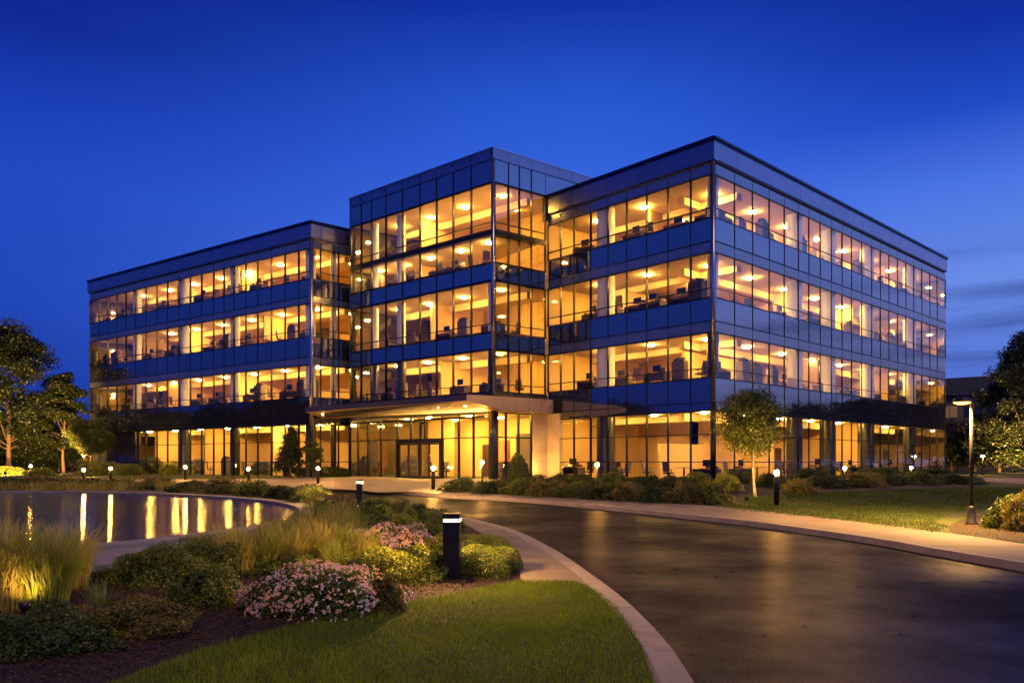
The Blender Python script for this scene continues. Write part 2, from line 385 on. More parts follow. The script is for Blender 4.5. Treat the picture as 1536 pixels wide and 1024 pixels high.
# ------------------------------------------------------------------ office building
class Frame:
    def __init__(s,p,q,flip=1):
        s.o=Vector((p[0],p[1],0)); d=Vector((q[0]-p[0],q[1]-p[1],0)); s.L=d.length; s.u=d.normalized(); s.n=Vector((s.u.y,-s.u.x,0))*flip
        if s.n.y>0: s.n=-s.n
    def P(s,a,b,z): q=s.o+s.u*a+s.n*b; return (q.x,q.y,z)
    def t(s,px):                                   # distance along the face under a picture column
        k=(px-CX)/F; return (k*s.o.y-s.o.x)/(s.u.x-k*s.u.y)
BLD=empty('office_building',(-1.13,46.4,.5)); BLD.location=(0,0,0)
tag(BLD,'four-storey glass office building in three wings with every floor lit amber','office building')
def part(mb,name,mats,label=None,parent=None,bevel=0):
    o=mb.build(name,mats,parent or BLD,bevel)
    if label: o['label']=label
    return o
BASE=.5
NR=(10.56,40.2); RR=(36.1,63.9); IR=(2.3,49.06)
C0=(-1.13,46.4); C1=(-11.66,55.4)
L0=(-14.2,54.3); L1=(-39.8,72.2)
fR=Frame(NR,RR); fRL=Frame(NR,IR); fC=Frame(C0,C1); fCR=Frame(C0,(C0[0]+.79*5,C0[1]+.61*5)); fL=Frame(L0,L1); fLR=Frame(L0,(L0[0]+.75*5,L0[1]+.66*5))
RZ=dict(st=[(14.45,16.7,17.3),(10.25,12.62,13.25),(6.05,8.42,9.05)],g=(.5,4.3,4.78),par=(17.45,18.4,18.62))
LZ=dict(st=[(14.6,16.75,17.35),(10.5,12.85,13.4),(6.2,8.5,9.1)],g=(.5,4.28,4.75),par=(17.5,18.45,18.66))
LSRN=dict(f3='top-floor',f2='third-floor',f1='second-floor',f0='ground-floor')
def facade(fr, px, groups, Z, wing, rail=True, gskip=(), tilt=.0016):
    T=[fr.t(x) for x in px]; T[0]=max(T[0],.08) if T[0]<.3 else T[0]
    end=T[-1]
    st=Z['st']; tops=[Z['par'][0]]+[s[0] for s in st]
    lv=['top-floor','third-floor','second-floor']
    # spandrel bands and transom bands
    for i,(sill,head,bt) in enumerate(st):
        below=(st[i+1][2] if i+1<len(st) else Z['g'][2])
        sp=MB(); bn=MB()
        for a,b in zip(T,T[1:]):
            dx=random.uniform(-tilt,tilt); dz=random.uniform(-tilt,tilt)
            w=b-a; P=fr.P; z0,z1=below+.012,sill-.012
            f4=[P(a+.02,.0+dx*w,z0),P(b-.02,0-dx*w,z0),P(b-.02,-dx*w+dz,z1),P(a+.02,dx*w+dz,z1)]
            b4=[P(a+.02,-.12,z0),P(b-.02,-.12,z0),P(b-.02,-.12,z1),P(a+.02,-.12,z1)]
            sp.add(f4+b4,[(0,1,2,3),(4,7,6,5),(0,4,5,1),(3,2,6,7),(0,3,7,4),(1,5,6,2)])
            dz=random.uniform(-tilt,tilt)
            z0,z1=head+.06,bt-.03
            f4=[P(a+.03,.0+dx*w,z0),P(b-.03,0-dx*w,z0),P(b-.03,-dx*w+dz,z1),P(a+.03,dx*w+dz,z1)]
            b4=[P(a+.03,-.08,z0),P(b-.03,-.08,z0),P(b-.03,-.08,z1),P(a+.03,-.08,z1)]
            bn.add(f4+b4,[(0,1,2,3),(4,7,6,5),(0,4,5,1),(3,2,6,7),(0,3,7,4),(1,5,6,2)])
        part(sp,'spandrel_panel',mSPAN); part(bn,'transom_panel',mBAND)
        bk=MB(); bk.ob(fr,0,end,-.14,-.06,below-.04,sill+.03); part(bk,'spandrel_backing',mMULL)
        bk=MB(); bk.ob(fr,0,end,-.14,-.09,head+.05,bt-.02); part(bk,'spandrel_backing',mMULL)
        # joint lines over the spandrel
        jl=MB()
        for a in T[1:-1]: jl.ob(fr,a-.014,a+.014,-.05,.03,below,sill-.03)
        jl.ob(fr,0,end,-.05,.035,below-.035,below+.008); 
        part(jl,'joint_strip',mMULL)
    g0,gh,gb=Z['g']
    if not gskip:
        bn=MB()
        for a,b in zip(T,T[1:]): bn.ob(fr,a+.02,b-.02,-.12,.0,gh+.06,gb-.04)
        part(bn,'transom_panel',mSPAN)
        bk=MB(); bk.ob(fr,0,end,-.16,-.125,gh+.0,gb+.05); part(bk,'spandrel_backing',mMULL)
    # windows
    for li in range(4):
        if li==3 and gskip: continue
        if li<3: sill,head,_=st[li]
        else: sill,head=g0,gh
        for (i0,i1) in groups:
            fm=MB(); gl=MB(); a0,a1=T[i0],T[i1]
            deep=.05 if fr is fR else .09
            po=.025 if fr is fR else .06
            for k in range(i0,i1+1):
                w=.022 if k not in (i0,i1) else .028
                fm.ob(fr,T[k]-w,T[k]+w,-deep,po,sill,head+.05) 
            for z,w,dd in ((sill,.045,po-.01),(head,.05,po-.01)): fm.ob(fr,a0-.02,a1+.02,-deep+.003,dd-.003,z-w*.4,z+w)
            rz=[sill+.52] if li<3 else [3.07,1.62]
            for z in rz: fm.ob(fr,a0,a1,-deep+.006,po-.02,z-.022,z+.022)
            for k in range(i0,i1):
                a,b=T[k]+.01,T[k+1]-.01; zs=[sill]+sorted(rz)+[head]
                for z0,z1 in zip(zs,zs[1:]):
                    dx=random.uniform(-tilt,tilt)*1.2; dz=random.uniform(-tilt,tilt)*1.2
                    w=b-a
                    gl.add([fr.P(a,-.03+dx*w,z0),fr.P(b,-.03-dx*w,z0),fr.P(b,-.03-dx*w+dz,z1),fr.P(a,-.03+dx*w+dz,z1)],[(0,1,2,3)])
            wo=part(fm,'window',mMULL); part(gl,'glass',mGLASS,parent=wo)
def parapet(fr,Z,wing,a0,a1,px,over=.13,step=True):
    z0,z1,z2=Z['par']; m=MB(); T=[fr.t(x) for x in px]
    T=[max(a0,min(a1,t)) for t in T]; T[0]=a0; T[-1]=a1
    if over: m.ob(fr,a0,a1,-.3,over-.05,z0-.03,z0+.02)
    for a,b in zip(T,T[1:]):
        if b-a>.05: m.ob(fr,a+.008,b-.008,-.3,over,z0+.02,z1-.02)
    m.ob(fr,a0+.01,a1-.01,-.28,over-.02,z0+.03,z1-.03)
    part(m,'fascia',mFASC)
    c=MB(); c.ob(fr,a0-.0,a1+.0,-.35,over+.03,z1-.0,z1+.06); c.ob(fr,a0+.0,a1,-.32,over+.10,z1+.1,z2); c.ob(fr,a0,a1,-.3,over+.0,z1+.06,z1+.1)
    part(c,'cornice',mCAP)
pxRL=[1067,1036,1002,970,940,912,886,861,841,822]
pxR=[1073,1102,1129,1154,1176.6,1197.7,1213.5,1230.5,1247.4,1263.3,1277.5,1292.8,1307.6,1320.7,1333.6,1346.7,1359,1370.7,1383,1395,1406,1418.5]
pxL=[466,448,427.6,407,386.6,368.8,351,336,320.4,302.4,285.4,268.5,251.3,235.4,219,203.4,189,175.5,161.6,148.7,135]
pxLR=[470,481,500,508,526,545]
facade(fRL,pxRL,[(0,5),(5,6),(6,9)],RZ,'right')
facade(fR,pxR,[(0,5),(5,9),(9,13),(13,17),(17,21)],RZ,'right')
facade(fL,pxL,[(0,6),(6,11),(11,20)],LZ,'left')
facade(fLR,pxLR,[(1,3),(3,5)],LZ,'left')
LR_=fRL.t(822)+.12
parapet(fRL,RZ,'right',-.13,LR_,pxRL[::1]); parapet(fR,RZ,'right',-.133,fR.L+.1,pxR[::1])
parapet(fL,LZ,'left',-.13,fL.L+.1,pxL[::2]); parapet(fLR,LZ,'left',-.133,6,pxLR)
# corner posts
def post(fr1,x,mt,z0,z1,w=.11):
    m=MB(); o=fr1.o; m.tube([(o.x,o.y,z0),(o.x,o.y,z1)],[w,w],12); part(m,'corner_post',mt)
post(fR,0,mCORN,4.7,17.4,.10); post(fR,0,mMULL,.45,4.7,.14); post(fL,0,mCORN,.45,17.4,.15)
# opaque rear walls, roofs, floors
def wallpoly(name,pts,z0,z1,m,th=.3):
    mb=MB()
    for a,b in zip(pts,pts[1:]):
        f=Frame(a,b); n=f.n
        mb.ob(f,0,f.L,-th,0,z0,z1)
    return part(mb,name,m)
u=fR.u; v=fRL.u
def PR(a,b): q=Vector((NR[0],NR[1],0))+u*a+v*b; return (q.x,q.y)
def prism(mb,poly,z0,z1,mi=0):
    n=len(poly); mb.add([(p[0],p[1],z0) for p in poly]+[(p[0],p[1],z1) for p in poly],
       [list(range(n))[::-1],list(range(n,2*n))]+[(i,(i+1)%n,(i+1)%n+n,i+n) for i in range(n)],mi)
LRr=fR.L
wingR=[PR(.15,.15),PR(LRr-.05,.15),PR(LRr-.05,17.8),PR(9,17.8),PR(9,12.6),PR(.15,12.6)]
wallpoly('rear_wall',[PR(LRr+.0,.1),PR(LRr,18),PR(8.8,18)],BASE-.5,17.4,mSPAN)
lu=fL.u; lw=Vector((.75,.66,0)).normalized()
def PL(a,b): q=Vector((L0[0],L0[1],0))+lu*a+lw*b; return (q.x,q.y)
LLl=fL.L
wingL=[PL(.15,.15),PL(LLl-.05,.15),PL(LLl-.05,15.8),PL(.15,15.8)]
wallpoly('rear_wall',[PL(LLl,.1),PL(LLl,16),PL(0,16)],BASE-.5,17.4,mSPAN)
cu=fC.u; cw=fCR.u
def PC(a,b): q=Vector((C0[0],C0[1],0))+cu*a+cw*b; return (q.x,q.y)
CL=fC.L; 
wingC=[PC(.15,.15),PC(CL-.15,.15),PC(CL-.15,15.8),PC(.15,15.8)]
wallpoly('rear_wall',[PC(CL,.05),PC(CL,16),PC(0,16)],BASE-.5,20,mSPAN)
# floor slabs: carpet on top (mat1), ceiling under (mat0)
def slab(poly,zb,zt,top=mFLOOR):
    mb=MB(); n=len(poly)
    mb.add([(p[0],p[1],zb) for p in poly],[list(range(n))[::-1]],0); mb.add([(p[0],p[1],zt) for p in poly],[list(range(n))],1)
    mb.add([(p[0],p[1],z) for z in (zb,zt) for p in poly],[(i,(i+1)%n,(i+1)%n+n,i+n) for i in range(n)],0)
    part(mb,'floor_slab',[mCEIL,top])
for poly,Z in ((wingR,RZ),(wingL,LZ)):
    s=Z['st']
    slab(poly,BASE-.4,BASE+.02); slab(poly,4.42,s[2][0]-.1); slab(poly,s[2][1]+.15,s[1][0]-.1); slab(poly,s[1][1]+.15,s[0][0]-.1); 
    slab(poly,s[0][1]+.15,17.5,mROOF)
slab(wingC,BASE-.4,BASE+.02); slab(wingC,4.7,5.75); slab(wingC,8.5,9.4); slab(wingC,12.55,13.6); slab(wingC,18.55,18.9,mROOF)
rf=MB(); prism(rf,[PR(.1,.1),PR(LRr,.1),PR(LRr,17.9),PR(9,17.9),PR(9,12.0),PR(.1,12.0)],17.9,18.1); part(rf,'roof',mROOF)
rf=MB(); prism(rf,[PL(.1,.1),PL(LLl,.1),PL(LLl,15.9),PL(.1,15.9)],17.9,18.1); part(rf,'roof',mROOF)
rf=MB(); prism(rf,[PC(.1,.1),PC(CL-.1,.1),PC(CL-.1,15.9),PC(.1,15.9)],20.0,20.15); part(rf,'roof',mROOF)
# centre block facades -------------------------------------------------
pxC=[738,707,680,655,630,604,579,557.5,542,527]
pxCR=[742.5,762.7,779,797,818]
ROWS=[(15.68,18.5,16.15),(13.7,15.42,None),(9.5,12.55,10.02),(5.87,8.4,6.36)]   # sill, head, rail
def centre(fr,px,groups,tilt=.0016):
    T=[fr.t(x) for x in px]; T[0]=.1; end=T[-1]
    for (z0,z1) in ((18.62,19.93),(12.68,13.62),(8.5,9.42)):
        sp=MB(); 
        for a,b in zip(T,T[1:]):
            dx=random.uniform(-tilt,tilt); dz=random.uniform(-tilt,tilt); w=b-a; P=fr.P
            f4=[P(a+.02,dx*w,z0),P(b-.02,-dx*w,z0),P(b-.02,-dx*w+dz,z1),P(a+.02,dx*w+dz,z1)]
            b4=[P(a+.02,-.12,z0),P(b-.02,-.12,z0),P(b-.02,-.12,z1),P(a+.02,-.12,z1)]
            sp.add(f4+b4,[(0,1,2,3),(4,7,6,5),(0,4,5,1),(3,2,6,7),(0,3,7,4),(1,5,6,2)])
        part(sp,'spandrel_panel',mSPAN)
        bk=MB(); bk.ob(fr,0,end,-.16,-.06,z0-.05,z1+.05); 
        for a in T[1:-1]: bk.ob(fr,a-.025,a+.025,-.05,.04,z0,z1)
        part(bk,'spandrel_backing',mMULL)
    for (sill,head,rail) in ROWS:
        for (i0,i1) in groups:
            fm=MB(); gl=MB()
            for k in range(i0,i1+1): fm.ob(fr,T[k]-.026,T[k]+.026,-.09,.07,sill-.03,head+.06)
            for z in (sill,head): fm.ob(fr,T[i0],T[i1],-.087,.05,z-.02,z+.05)
            if rail: fm.ob(fr,T[i0],T[i1],-.084,.04,rail-.022,rail+.022)
            zs=[sill]+([rail] if rail else [])+[head]
            for k in range(i0,i1):
                a,b=T[k]+.01,T[k+1]-.01
                for z0,z1 in zip(zs,zs[1:]):
                    dx=random.uniform(-tilt,tilt); dz=random.uniform(-tilt,tilt); w=b-a
                    gl.add([fr.P(a,-.03+dx*w,z0),fr.P(b,-.03-dx*w,z0),fr.P(b,-.03-dx*w+dz,z1),fr.P(a,-.03+dx*w+dz,z1)],[(0,1,2,3)])
            wo=part(fm,'window',mMULL); part(gl,'glass',mGLASSDIM if fr is fCR else mGLASS,parent=wo)
    m=MB(); m.ob(fr,0,end,-.1,.045,15.46,15.64); part(m,'mezzanine_beam',mMULL)
centre(fC,pxC,[(0,3),(3,6),(6,9)]); centre(fCR,pxCR,[(0,2),(2,4)])
post(fC,0,mCORN,5.4,20.0,.10)
# centre parapet: thin metal coping with studs on the front, tall panels on the side
m=MB(); m.ob(fC,-.05,CL+.05,-.3,.06,19.96,20.55); m.ob(fC,-.08,CL+.08,-.34,.11,20.55,20.64)
part(m,'parapet',mFASC)
m=MB(); TT=[fC.t(x) for x in pxC]
for a in TT: m.ob(fC,a-.03,a+.03,.06,.16,20.3,20.36); m.ob(fC,a-.02,a+.02,.02,.06,20.0,20.5)
part(m,'parapet_bracket',mMULL)
m=MB(); a=0
TC=[0]+[fCR.t(x) for x in (762.7,779,797,818,839,858,876)]+[15.9]
for a,b in zip(TC,TC[1:]): m.ob(fCR,a+.012,b-.012,-.3,.05,19.96,20.58)
m.ob(fCR,0.05,15.9,-.25,.02,19.98,20.56); part(m,'parapet',mFASC)
m=MB(); m.ob(fCR,TC[4]+.02,15.9,-.3,.0,17.0,19.93); part(m,'side_wall',mSPAN)
m=MB(); m.ob(fCR,-.1,15.9,-.3,.08,20.58,20.66); part(m,'parapet_cap',mCORN)
m=MB()
for a,h in ((.3,.28),(2.0,.16),(4.2,.2)): m.tube([fCR.P(a,-.1,20.6),fCR.P(a,-.1,20.6+h)],[.02,.008],6)
for a in (1.5,7.2): m.tube([fC.P(a,-.1,20.6),fC.P(a,-.1,20.8)],[.02,.008],6)
part(m,'lightning_rod',mMULL)
# side wall of centre inside right wing
m=MB(); m.ob(fCR,4.25,15.9,-.3,-.02,BASE,17.0); part(m,'side_wall',mWALL)
# ---- lobby
LOB=Frame(C0,C1)
gx=[738,710,688,663,637.5,616,596,571,552,537,524]
T=[LOB.t(x) for x in gx]; T[0]=.3; lh,lt=4.62,3.12
fm=MB()
for k,a in enumerate(T):
    z0=BASE if k not in (4,5) else 3.12
    fm.ob(LOB,a-.045,a+.045,-.1,.05,z0,lh)
fm.ob(LOB,.2,T[-1],-.097,.04,lt-.035,lt+.035); fm.ob(LOB,.2,T[-1],-.094,.045,lh-.06,lh+.08)
fm.ob(LOB,.2,T[3],-.094,.045,BASE,BASE+.07); fm.ob(LOB,T[6],T[-1],-.094,.045,BASE,BASE+.07)
wo=part(fm,'lobby_window',mMULL,'tall ground-floor lobby glazing under the canopy')
gl=MB()
for k in range(len(T)-1):
    a,b=T[k]+.01,T[k+1]-.01
    if not (3<=k<6): gl.add([LOB.P(a,-.03,BASE),LOB.P(b,-.03,BASE),LOB.P(b,-.03,lt),LOB.P(a,-.03,lt)],[(0,1,2,3)])
    gl.add([LOB.P(a,-.03,lt),LOB.P(b,-.03,lt),LOB.P(b,-.03,lh),LOB.P(a,-.03,lh)],[(0,1,2,3)])
part(gl,'glass',mLOBBY,parent=wo)
TR=[.3]+[fCR.t(x) for x in (759,778,797)]
fm=MB()
for a in TR: fm.ob(fCR,a-.045,a+.045,-.1,.05,BASE,lh)
for z in (BASE,lt,lh): fm.ob(fCR,.2,TR[-1],-.097,.04,z-.035,z+.04)
wo=part(fm,'lobby_window',mMULL,'side lobby glazing next to the stone wall')
gl=MB()
for a,b in zip(TR,TR[1:]):
    for z0,z1 in ((BASE,lt),(lt,lh)): gl.add([fCR.P(a,-.03,z0),fCR.P(b,-.03,z0),fCR.P(b,-.03,z1),fCR.P(a,-.03,z1)],[(0,1,2,3)])
part(gl,'glass',mLOBBY,parent=wo)
m=MB(); m.tube([(C0[0]+.0,C0[1]+.12,BASE),(C0[0],C0[1]+.12,4.7)],[.24,.24],16); part(m,'corner_column',mDKCOL)
# band behind canopy
m=MB(); m.ob(fC,0,CL,-.12,.0,4.72,5.85); m.ob(fCR,0.02,4.3,-.12,.0,4.72,5.85); part(m,'lobby_head_panel',mDKCOL)
# stone walls: joints as gaps between slabs
def stone(fr,a0,a1,b,zs,nx):
    m=MB()
    for i in range(nx):
        x0=a0+(a1-a0)*i/nx; x1=a0+(a1-a0)*(i+1)/nx
        for z0,z1 in zip(zs,zs[1:]): m.ob(fr,x0+.006,x1-.006,b-.1,b,z0+.006,z1-.006)
    m.ob(fr,a0,a1,b-.3,b-.02,zs[0],zs[-1]); return m
zs=[BASE-.1,1.55,2.35,3.12,3.9,4.68]
s0=fCR.t(798); s1=fCR.t(821.5)
o=part(stone(fCR,s0,s1,.1,zs,1),'stone_wall',mSTONE)
o=part(stone(fRL,fRL.t(841.5),fRL.t(820),.14,zs,2),'stone_wall',mSTONE)
# ---- doors
da,db=T[3],T[6]; fm=MB()
fm.ob(LOB,da-.02,da+.16,-.15,.14,BASE,3.15); fm.ob(LOB,db-.16,db+.02,-.15,.14,BASE,3.15); fm.ob(LOB,da,db,-.15,.138,2.86,3.148)
DF=part(fm,'door_frame',mMULL)
mid=(da+db)/2; lv=[(da+.18,da+.18+(db-da-.4)/4*1),]
w=(db-da-.40)/4
for k in range(4):
    a=da+.18+k*(w+.013); b=a+w
    d=MB()
    for x0,x1 in ((a,a+.06),(b-.06,b)): d.ob(LOB,x0,x1,-.02,.05,BASE+.03,2.85)
    for z0,z1 in ((BASE+.03,BASE+.2),(2.75,2.85)): d.ob(LOB,a+.06,b-.06,-.018,.048,z0,z1)
    D=part(d,'entrance_door',mMULL)
    g=MB(); g.add([LOB.P(a+.05,.015,BASE+.1),LOB.P(b-.05,.015,BASE+.1),LOB.P(b-.05,.015,2.8),LOB.P(a+.05,.015,2.8)],[(0,1,2,3)]); part(g,'glass',mLOBBY,parent=D)
    h=MB(); x=b-.12 if k%2==0 else a+.12; h.tube([LOB.P(x,.11,1.15),LOB.P(x,.11,2.1)],[.018,.018],8); h.tube([LOB.P(x,.05,1.25),LOB.P(x,.11,1.25)],[.01,.01],6); h.tube([LOB.P(x,.05,2.0),LOB.P(x,.11,2.0)],[.01,.01],6)
    part(h,'handle',mCORN,parent=D)
# ---- canopy
cn=fC.n; cq=-fC.u
def PCn(a,b): q=Vector((C0[0],C0[1],0))+cu*a+cn*b; return Vector((q.x,q.y,0))
A1=PCn(-.65,3.0); A2=PCn(15.1,3.0); B1=PCn(-.1,.03); B2=PCn(CL-.1,.03); A2b=PCn(14.6,1.9)
side=Vector((fCR.P(4.0,.9,0))); side0=Vector(fCR.P(.1,.9,0)); sideb=Vector(fCR.P(4.0,0,0))
can=MB()
zt1,zb1=5.46,5.12   # outer edge
zt,zb=5.52,4.70
top=[(A1.x,A1.y,zt1),(A2.x,A2.y,zt1),(A2b.x,A2b.y,zt),(B2.x,B2.y,zt),(B1.x,B1.y,zt)]
# soffit panels
nS=11; sf=MB()
for i in range(nS):
    t0,t1=i/nS,(i+1)/nS; g=.0012
    a=A1.lerp(A2,t0+g); b=A1.lerp(A2,t1-g); c=B1.lerp(A2b,t1-g); e=B1.lerp(A2b,t0+g)
    sf.add([(a.x,a.y,zb1),(b.x,b.y,zb1),(c.x,c.y,zb),(e.x,e.y,zb)],[(0,1,2,3)])
    sf.add([(a.x,a.y,zb1+.02),(b.x,b.y,zb1+.02),(c.x,c.y,zb+.02),(e.x,e.y,zb+.02)],[(3,2,1,0)])
part(sf,'canopy_soffit',mSOFF,'amber lit canopy underside')
cf=MB(); cf.add([(A1.x,A1.y,zb1),(A2.x,A2.y,zb1),(A2.x,A2.y,zt1),(A1.x,A1.y,zt1)],[(0,1,2,3)],0)
cf.add(top,[(0,1,2,3,4)],0); cf.add([(A2.x,A2.y,zb1),(A2b.x,A2b.y,zb),(A2b.x,A2b.y,zt),(A2.x,A2.y,zt1)],[(0,1,2,3)],0)
cf.add([(A1.x,A1.y,zb1+.021),(A2.x,A2.y,zb1+.021),(A2b.x,A2b.y,zb+.021),(B1.x,B1.y,zb+.021)],[(0,1,2,3)],0)
part(cf,'canopy',mCANT,'thin tapered entrance canopy')
cs=MB(); e=side0
cs.add([(A1.x,A1.y,zb1),(e.x,e.y,zb),(e.x,e.y,zt),(A1.x,A1.y,zt1)],[(0,1,2,3)])
for i in range(4):
    t0,t1=i/4+.003,(i+1)/4-.003; p=side0.lerp(side,t0); q=side0.lerp(side,t1); cs.add([(p.x,p.y,zb),(q.x,q.y,zb),(q.x,q.y,zt),(p.x,p.y,zt)],[(0,1,2,3)])
bk=[B1,Vector(fCR.P(4.0,.0,0))]
cs.add([(side0.x,side0.y,zt-.002),(side.x,side.y,zt-.002),(sideb.x,sideb.y,zt-.002),(C0[0],C0[1],zt-.002)],[(0,1,2,3)])
cs.add([(side0.x,side0.y,zb+.002),(side.x,side.y,zb+.002),(sideb.x,sideb.y,zb+.002),(C0[0],C0[1],zb+.002)],[(3,2,1,0)])
cs.add([(side.x,side.y,zb),(sideb.x,sideb.y,zb),(sideb.x,sideb.y,zt),(side.x,side.y,zt)],[(0,1,2,3)])
cs.add([(A1.x,A1.y,zt1-.003),(side0.x,side0.y,zt-.004),(C0[0],C0[1],zt-.004)],[(0,1,2)]); cs.add([(A1.x,A1.y,zb1+.003),(side0.x,side0.y,zb+.003),(C0[0],C0[1],zb+.003)],[(2,1,0)])
part(cs,'canopy_return',mCANF,'bronze lit return of the canopy above the side glazing')
m=MB(); m.ob(LOB,.4,CL-.2,.06,.30,4.33,4.375); m.ob(LOB,.4,CL-.2,.28,.305,4.375,4.42); part(m,'fill_strip_ledge',mMULL)  # ledge added to hide the fill strip from below
m=MB(); m.ob(LOB,.5,CL-.3,.09,.26,4.38,4.395); cs1=part(m,'soffit_fill_strip',mLAMPS,'thin added fill strip lighting the canopy underside')  # unseen strip added to make the soffit glow
for k in range(7):
    p=A1.lerp(A2,(k+.5)/7).lerp(B1.lerp(A2b,(k+.5)/7),.45); zc=zb1+(zb-zb1)*.45
    m=MB(); m.lathe([(.05,-.012),(.0,-.013)],c=(p.x,p.y,zc),n=12); part(m,'canopy_downlight',mLAMPD)
# ------------------------------------------------------------------ interiors
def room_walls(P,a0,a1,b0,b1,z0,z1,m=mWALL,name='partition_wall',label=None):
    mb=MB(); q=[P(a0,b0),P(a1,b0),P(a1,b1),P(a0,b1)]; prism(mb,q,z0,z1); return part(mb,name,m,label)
def storeys(Z):
    s=Z['st']; return [(BASE+.02,4.42),(s[2][0]-.1,s[2][1]+.15),(s[1][0]-.1,s[1][1]+.15),(s[0][0]-.1,s[0][1]+.15)]
LAMPS=[]
lm=MB(); lm.lathe([(.0,-.04),(.16,-.035),(.21,0),(.16,.025),(.0,.03)],n=16)
lamp0=lm.build('ceiling_lamp',mLAMP,BLD); st=MB(); 
def lamp(x,y,z,s=1):
    if not LAMPS: o=lamp0
    else: o=lamp0.copy(); COL.objects.link(o); o.parent=BLD
    o.location=(x,y,z); o.scale=(s,s,s); LAMPS.append(o)
RS=storeys(RZ); LS=storeys(LZ)
for li,(z0,z1) in enumerate(RS):
    room_walls(PR,8.6,LRr-.2,6.2+li%2*.8,6.6+li%2*.8,z0,z1)           # core along right face
    room_walls(PR,8.4,8.7,7.2,12.2,z0,z1)                    # behind left face
    cuts=[[9.3,21.5],[15.2,27.0],[12.5,20.7,27.5],[14.5,26.5]][li]
    for c in cuts: room_walls(PR,c,c+.15,1.6,6.3,z0,z1)
    bks=[(6.0,6.3,5.3,5.6),(5.2,5.5,3.6,4.0),(6.2,6.5,8,8.4),(4.8,5.1,6.0,6.3)][li]
    room_walls(PR,2.6,8.5,bks[2],bks[2]+.15,z0,z1 if li%2 else z0+2.2)
    room_walls(PR,2.2,33,3.3,3.7,z1-.42,z1,mCEIL,'ceiling_bulkhead')
    room_walls(PR,3.8,4.3,.9,11.8,z1-.38,z1,mCEIL,'ceiling_bulkhead')
    for a in (2.2,6.5,10.8,15,19.2,23.4,27.6,31.8):
        q=PR(a+li*.3,2.0); lamp(q[0],q[1],z1-.05)
    for b in (5.2,8.8):
        q=PR(1.9,b+li*.25); lamp(q[0],q[1],z1-.05)
    q=PR(5.8,3.6+li*.8); lamp(q[0],q[1],z1-.05)
    # wall fittings: doors and panels on the core
    for k in range(6):
        a=10+k*4.1+random.uniform(-.8,.8); room_walls(PR,a,a+1.0,6.12+li%2*.8,6.19+li%2*.8,z0,z0+2.15,random.choice([mDOORW,mFURG,mORNG if li==1 else mDOORW]),'interior_door')
for li,(z0,z1) in enumerate(LS):
    room_walls(PL,.4,LLl-.3,6.4,6.8,z0,z1)
    for c in [[6.6,15.5,23],[11.4,21],[7.7,18.9,25.0],[10.5,19.5]][li]: room_walls(PL,c,c+.15,1.6,6.4,z0,z1)
    room_walls(PL,1,LLl-1,3.4,3.8,z1-.4,z1,mCEIL,'ceiling_bulkhead')
    for a in (1.8,5.6,9.4,13.2,17,20.8,25):
        q=PL(a+li*.3,2.1); lamp(q[0],q[1],z1-.05)
    for k in range(5):
        a=2.5+k*5+random.uniform(-1,1); room_walls(PL,a,a+1.0,6.32,6.39,z0,z0+2.15,random.choice([mDOORW,mFURG]),'interior_door')
CS=[(BASE+.02,4.7),(5.75,8.5),(9.4,12.55),(13.6,18.55)]
for li,(z0,z1) in enumerate(CS):
    if li==0:
        room_walls(PC,.4,CL-.3,7.4,7.7,z0,z1)
        room_walls(PC,4.4,5.4,5.2,5.5,z0,z0+2.6,mORNG,'feature_wall','orange feature wall in the lobby'); room_walls(PC,6.9,9.0,7.3,7.39,z0,2.9,mDOORW,'interior_door')
        room_walls(PC,.9,3.6,5.2,5.4,z0,z0+3.0,mFURG,'lobby_screen')
        room_walls(PC,10.6,13.2,6.0,6.2,z0,z1)
        for a,b in ((2,1.8),(5,2.6),(8,1.8),(11,2.6),(5,5.2),(9.5,5.4)):
            q=PC(a,b); lamp(q[0],q[1],z1-.05,1.1)
    else:
        room_walls(PC,.4,CL-.3,6.6,6.9,z0,z1); 
        room_walls(PC,6.1+li,6.25+li,2.2,6.6,z0,z1)
        room_walls(PC,1,CL-1,3.6,4.0,z1-.45,z1,mCEIL,'ceiling_bulkhead')
        hs=[z1-.24]
        for a in (1.6,4.9,8.2,11.3):
            q=PC(a,1.9+li*.1); lamp(q[0],q[1],z1-.05)
        q=PC(3.2,4.8); lamp(q[0],q[1],z1-.05)
bl=MB(); bl.ob(fL,fL.t(205),fL.L-.1,-.35,-.25,BASE,4.3); part(bl,'unlit_bay_panel',mDKCOL)  # dark panel added behind the glass so the end bays look unlit
# mezzanine in the tall room
mz=MB(); prism(mz,[PC(.2,.2),PC(CL-.2,.2),PC(CL-.2,2.2),PC(6.5,5.0),PC(.2,3.6)],15.36,15.6); part(mz,'mezzanine_slab',mCEIL)
for a,b in ((1.5,1.1),(4.2,1.3),(7.0,1.2),(9.8,1.3),(12.2,1.2)): q=PC(a,b); lamp(q[0],q[1],15.3,.9)
# columns
def col(x,y,z0,z1,r=.34,m=mCOLM):
    c=MB(); c.tube([(x,y,z0),(x,y,z1)],[r,r],20,cap=False); part(c,'column',m)
def cols(P,fr,pxs,inset,Sx,r=.34,gr=None):
    for x in pxs:
        a=fr.t(x)
        for li,(z0,z1) in enumerate(Sx):
            q=fr.P(a,-inset,0); col(q[0],q[1],z0,z1,r if li else r*1.05, mCOLM if li else mDKCOL)
cols(PR,fRL,[899],.62,RS,.54); cols(PR,fR,[1206,1256,1314,1377],.62,RS,.46); cols(PL,fL,[457,343.5,268,197],.55,LS,.36); cols(PL,fLR,[504],.4,LS,.2)
cols(PR,fR,[1084],.6,RS[1:],.3)
cols(PC,fC,[592,552],.6,CS[1:],.3); cols(PC,fC,[730],.45,CS[1:3],.22)
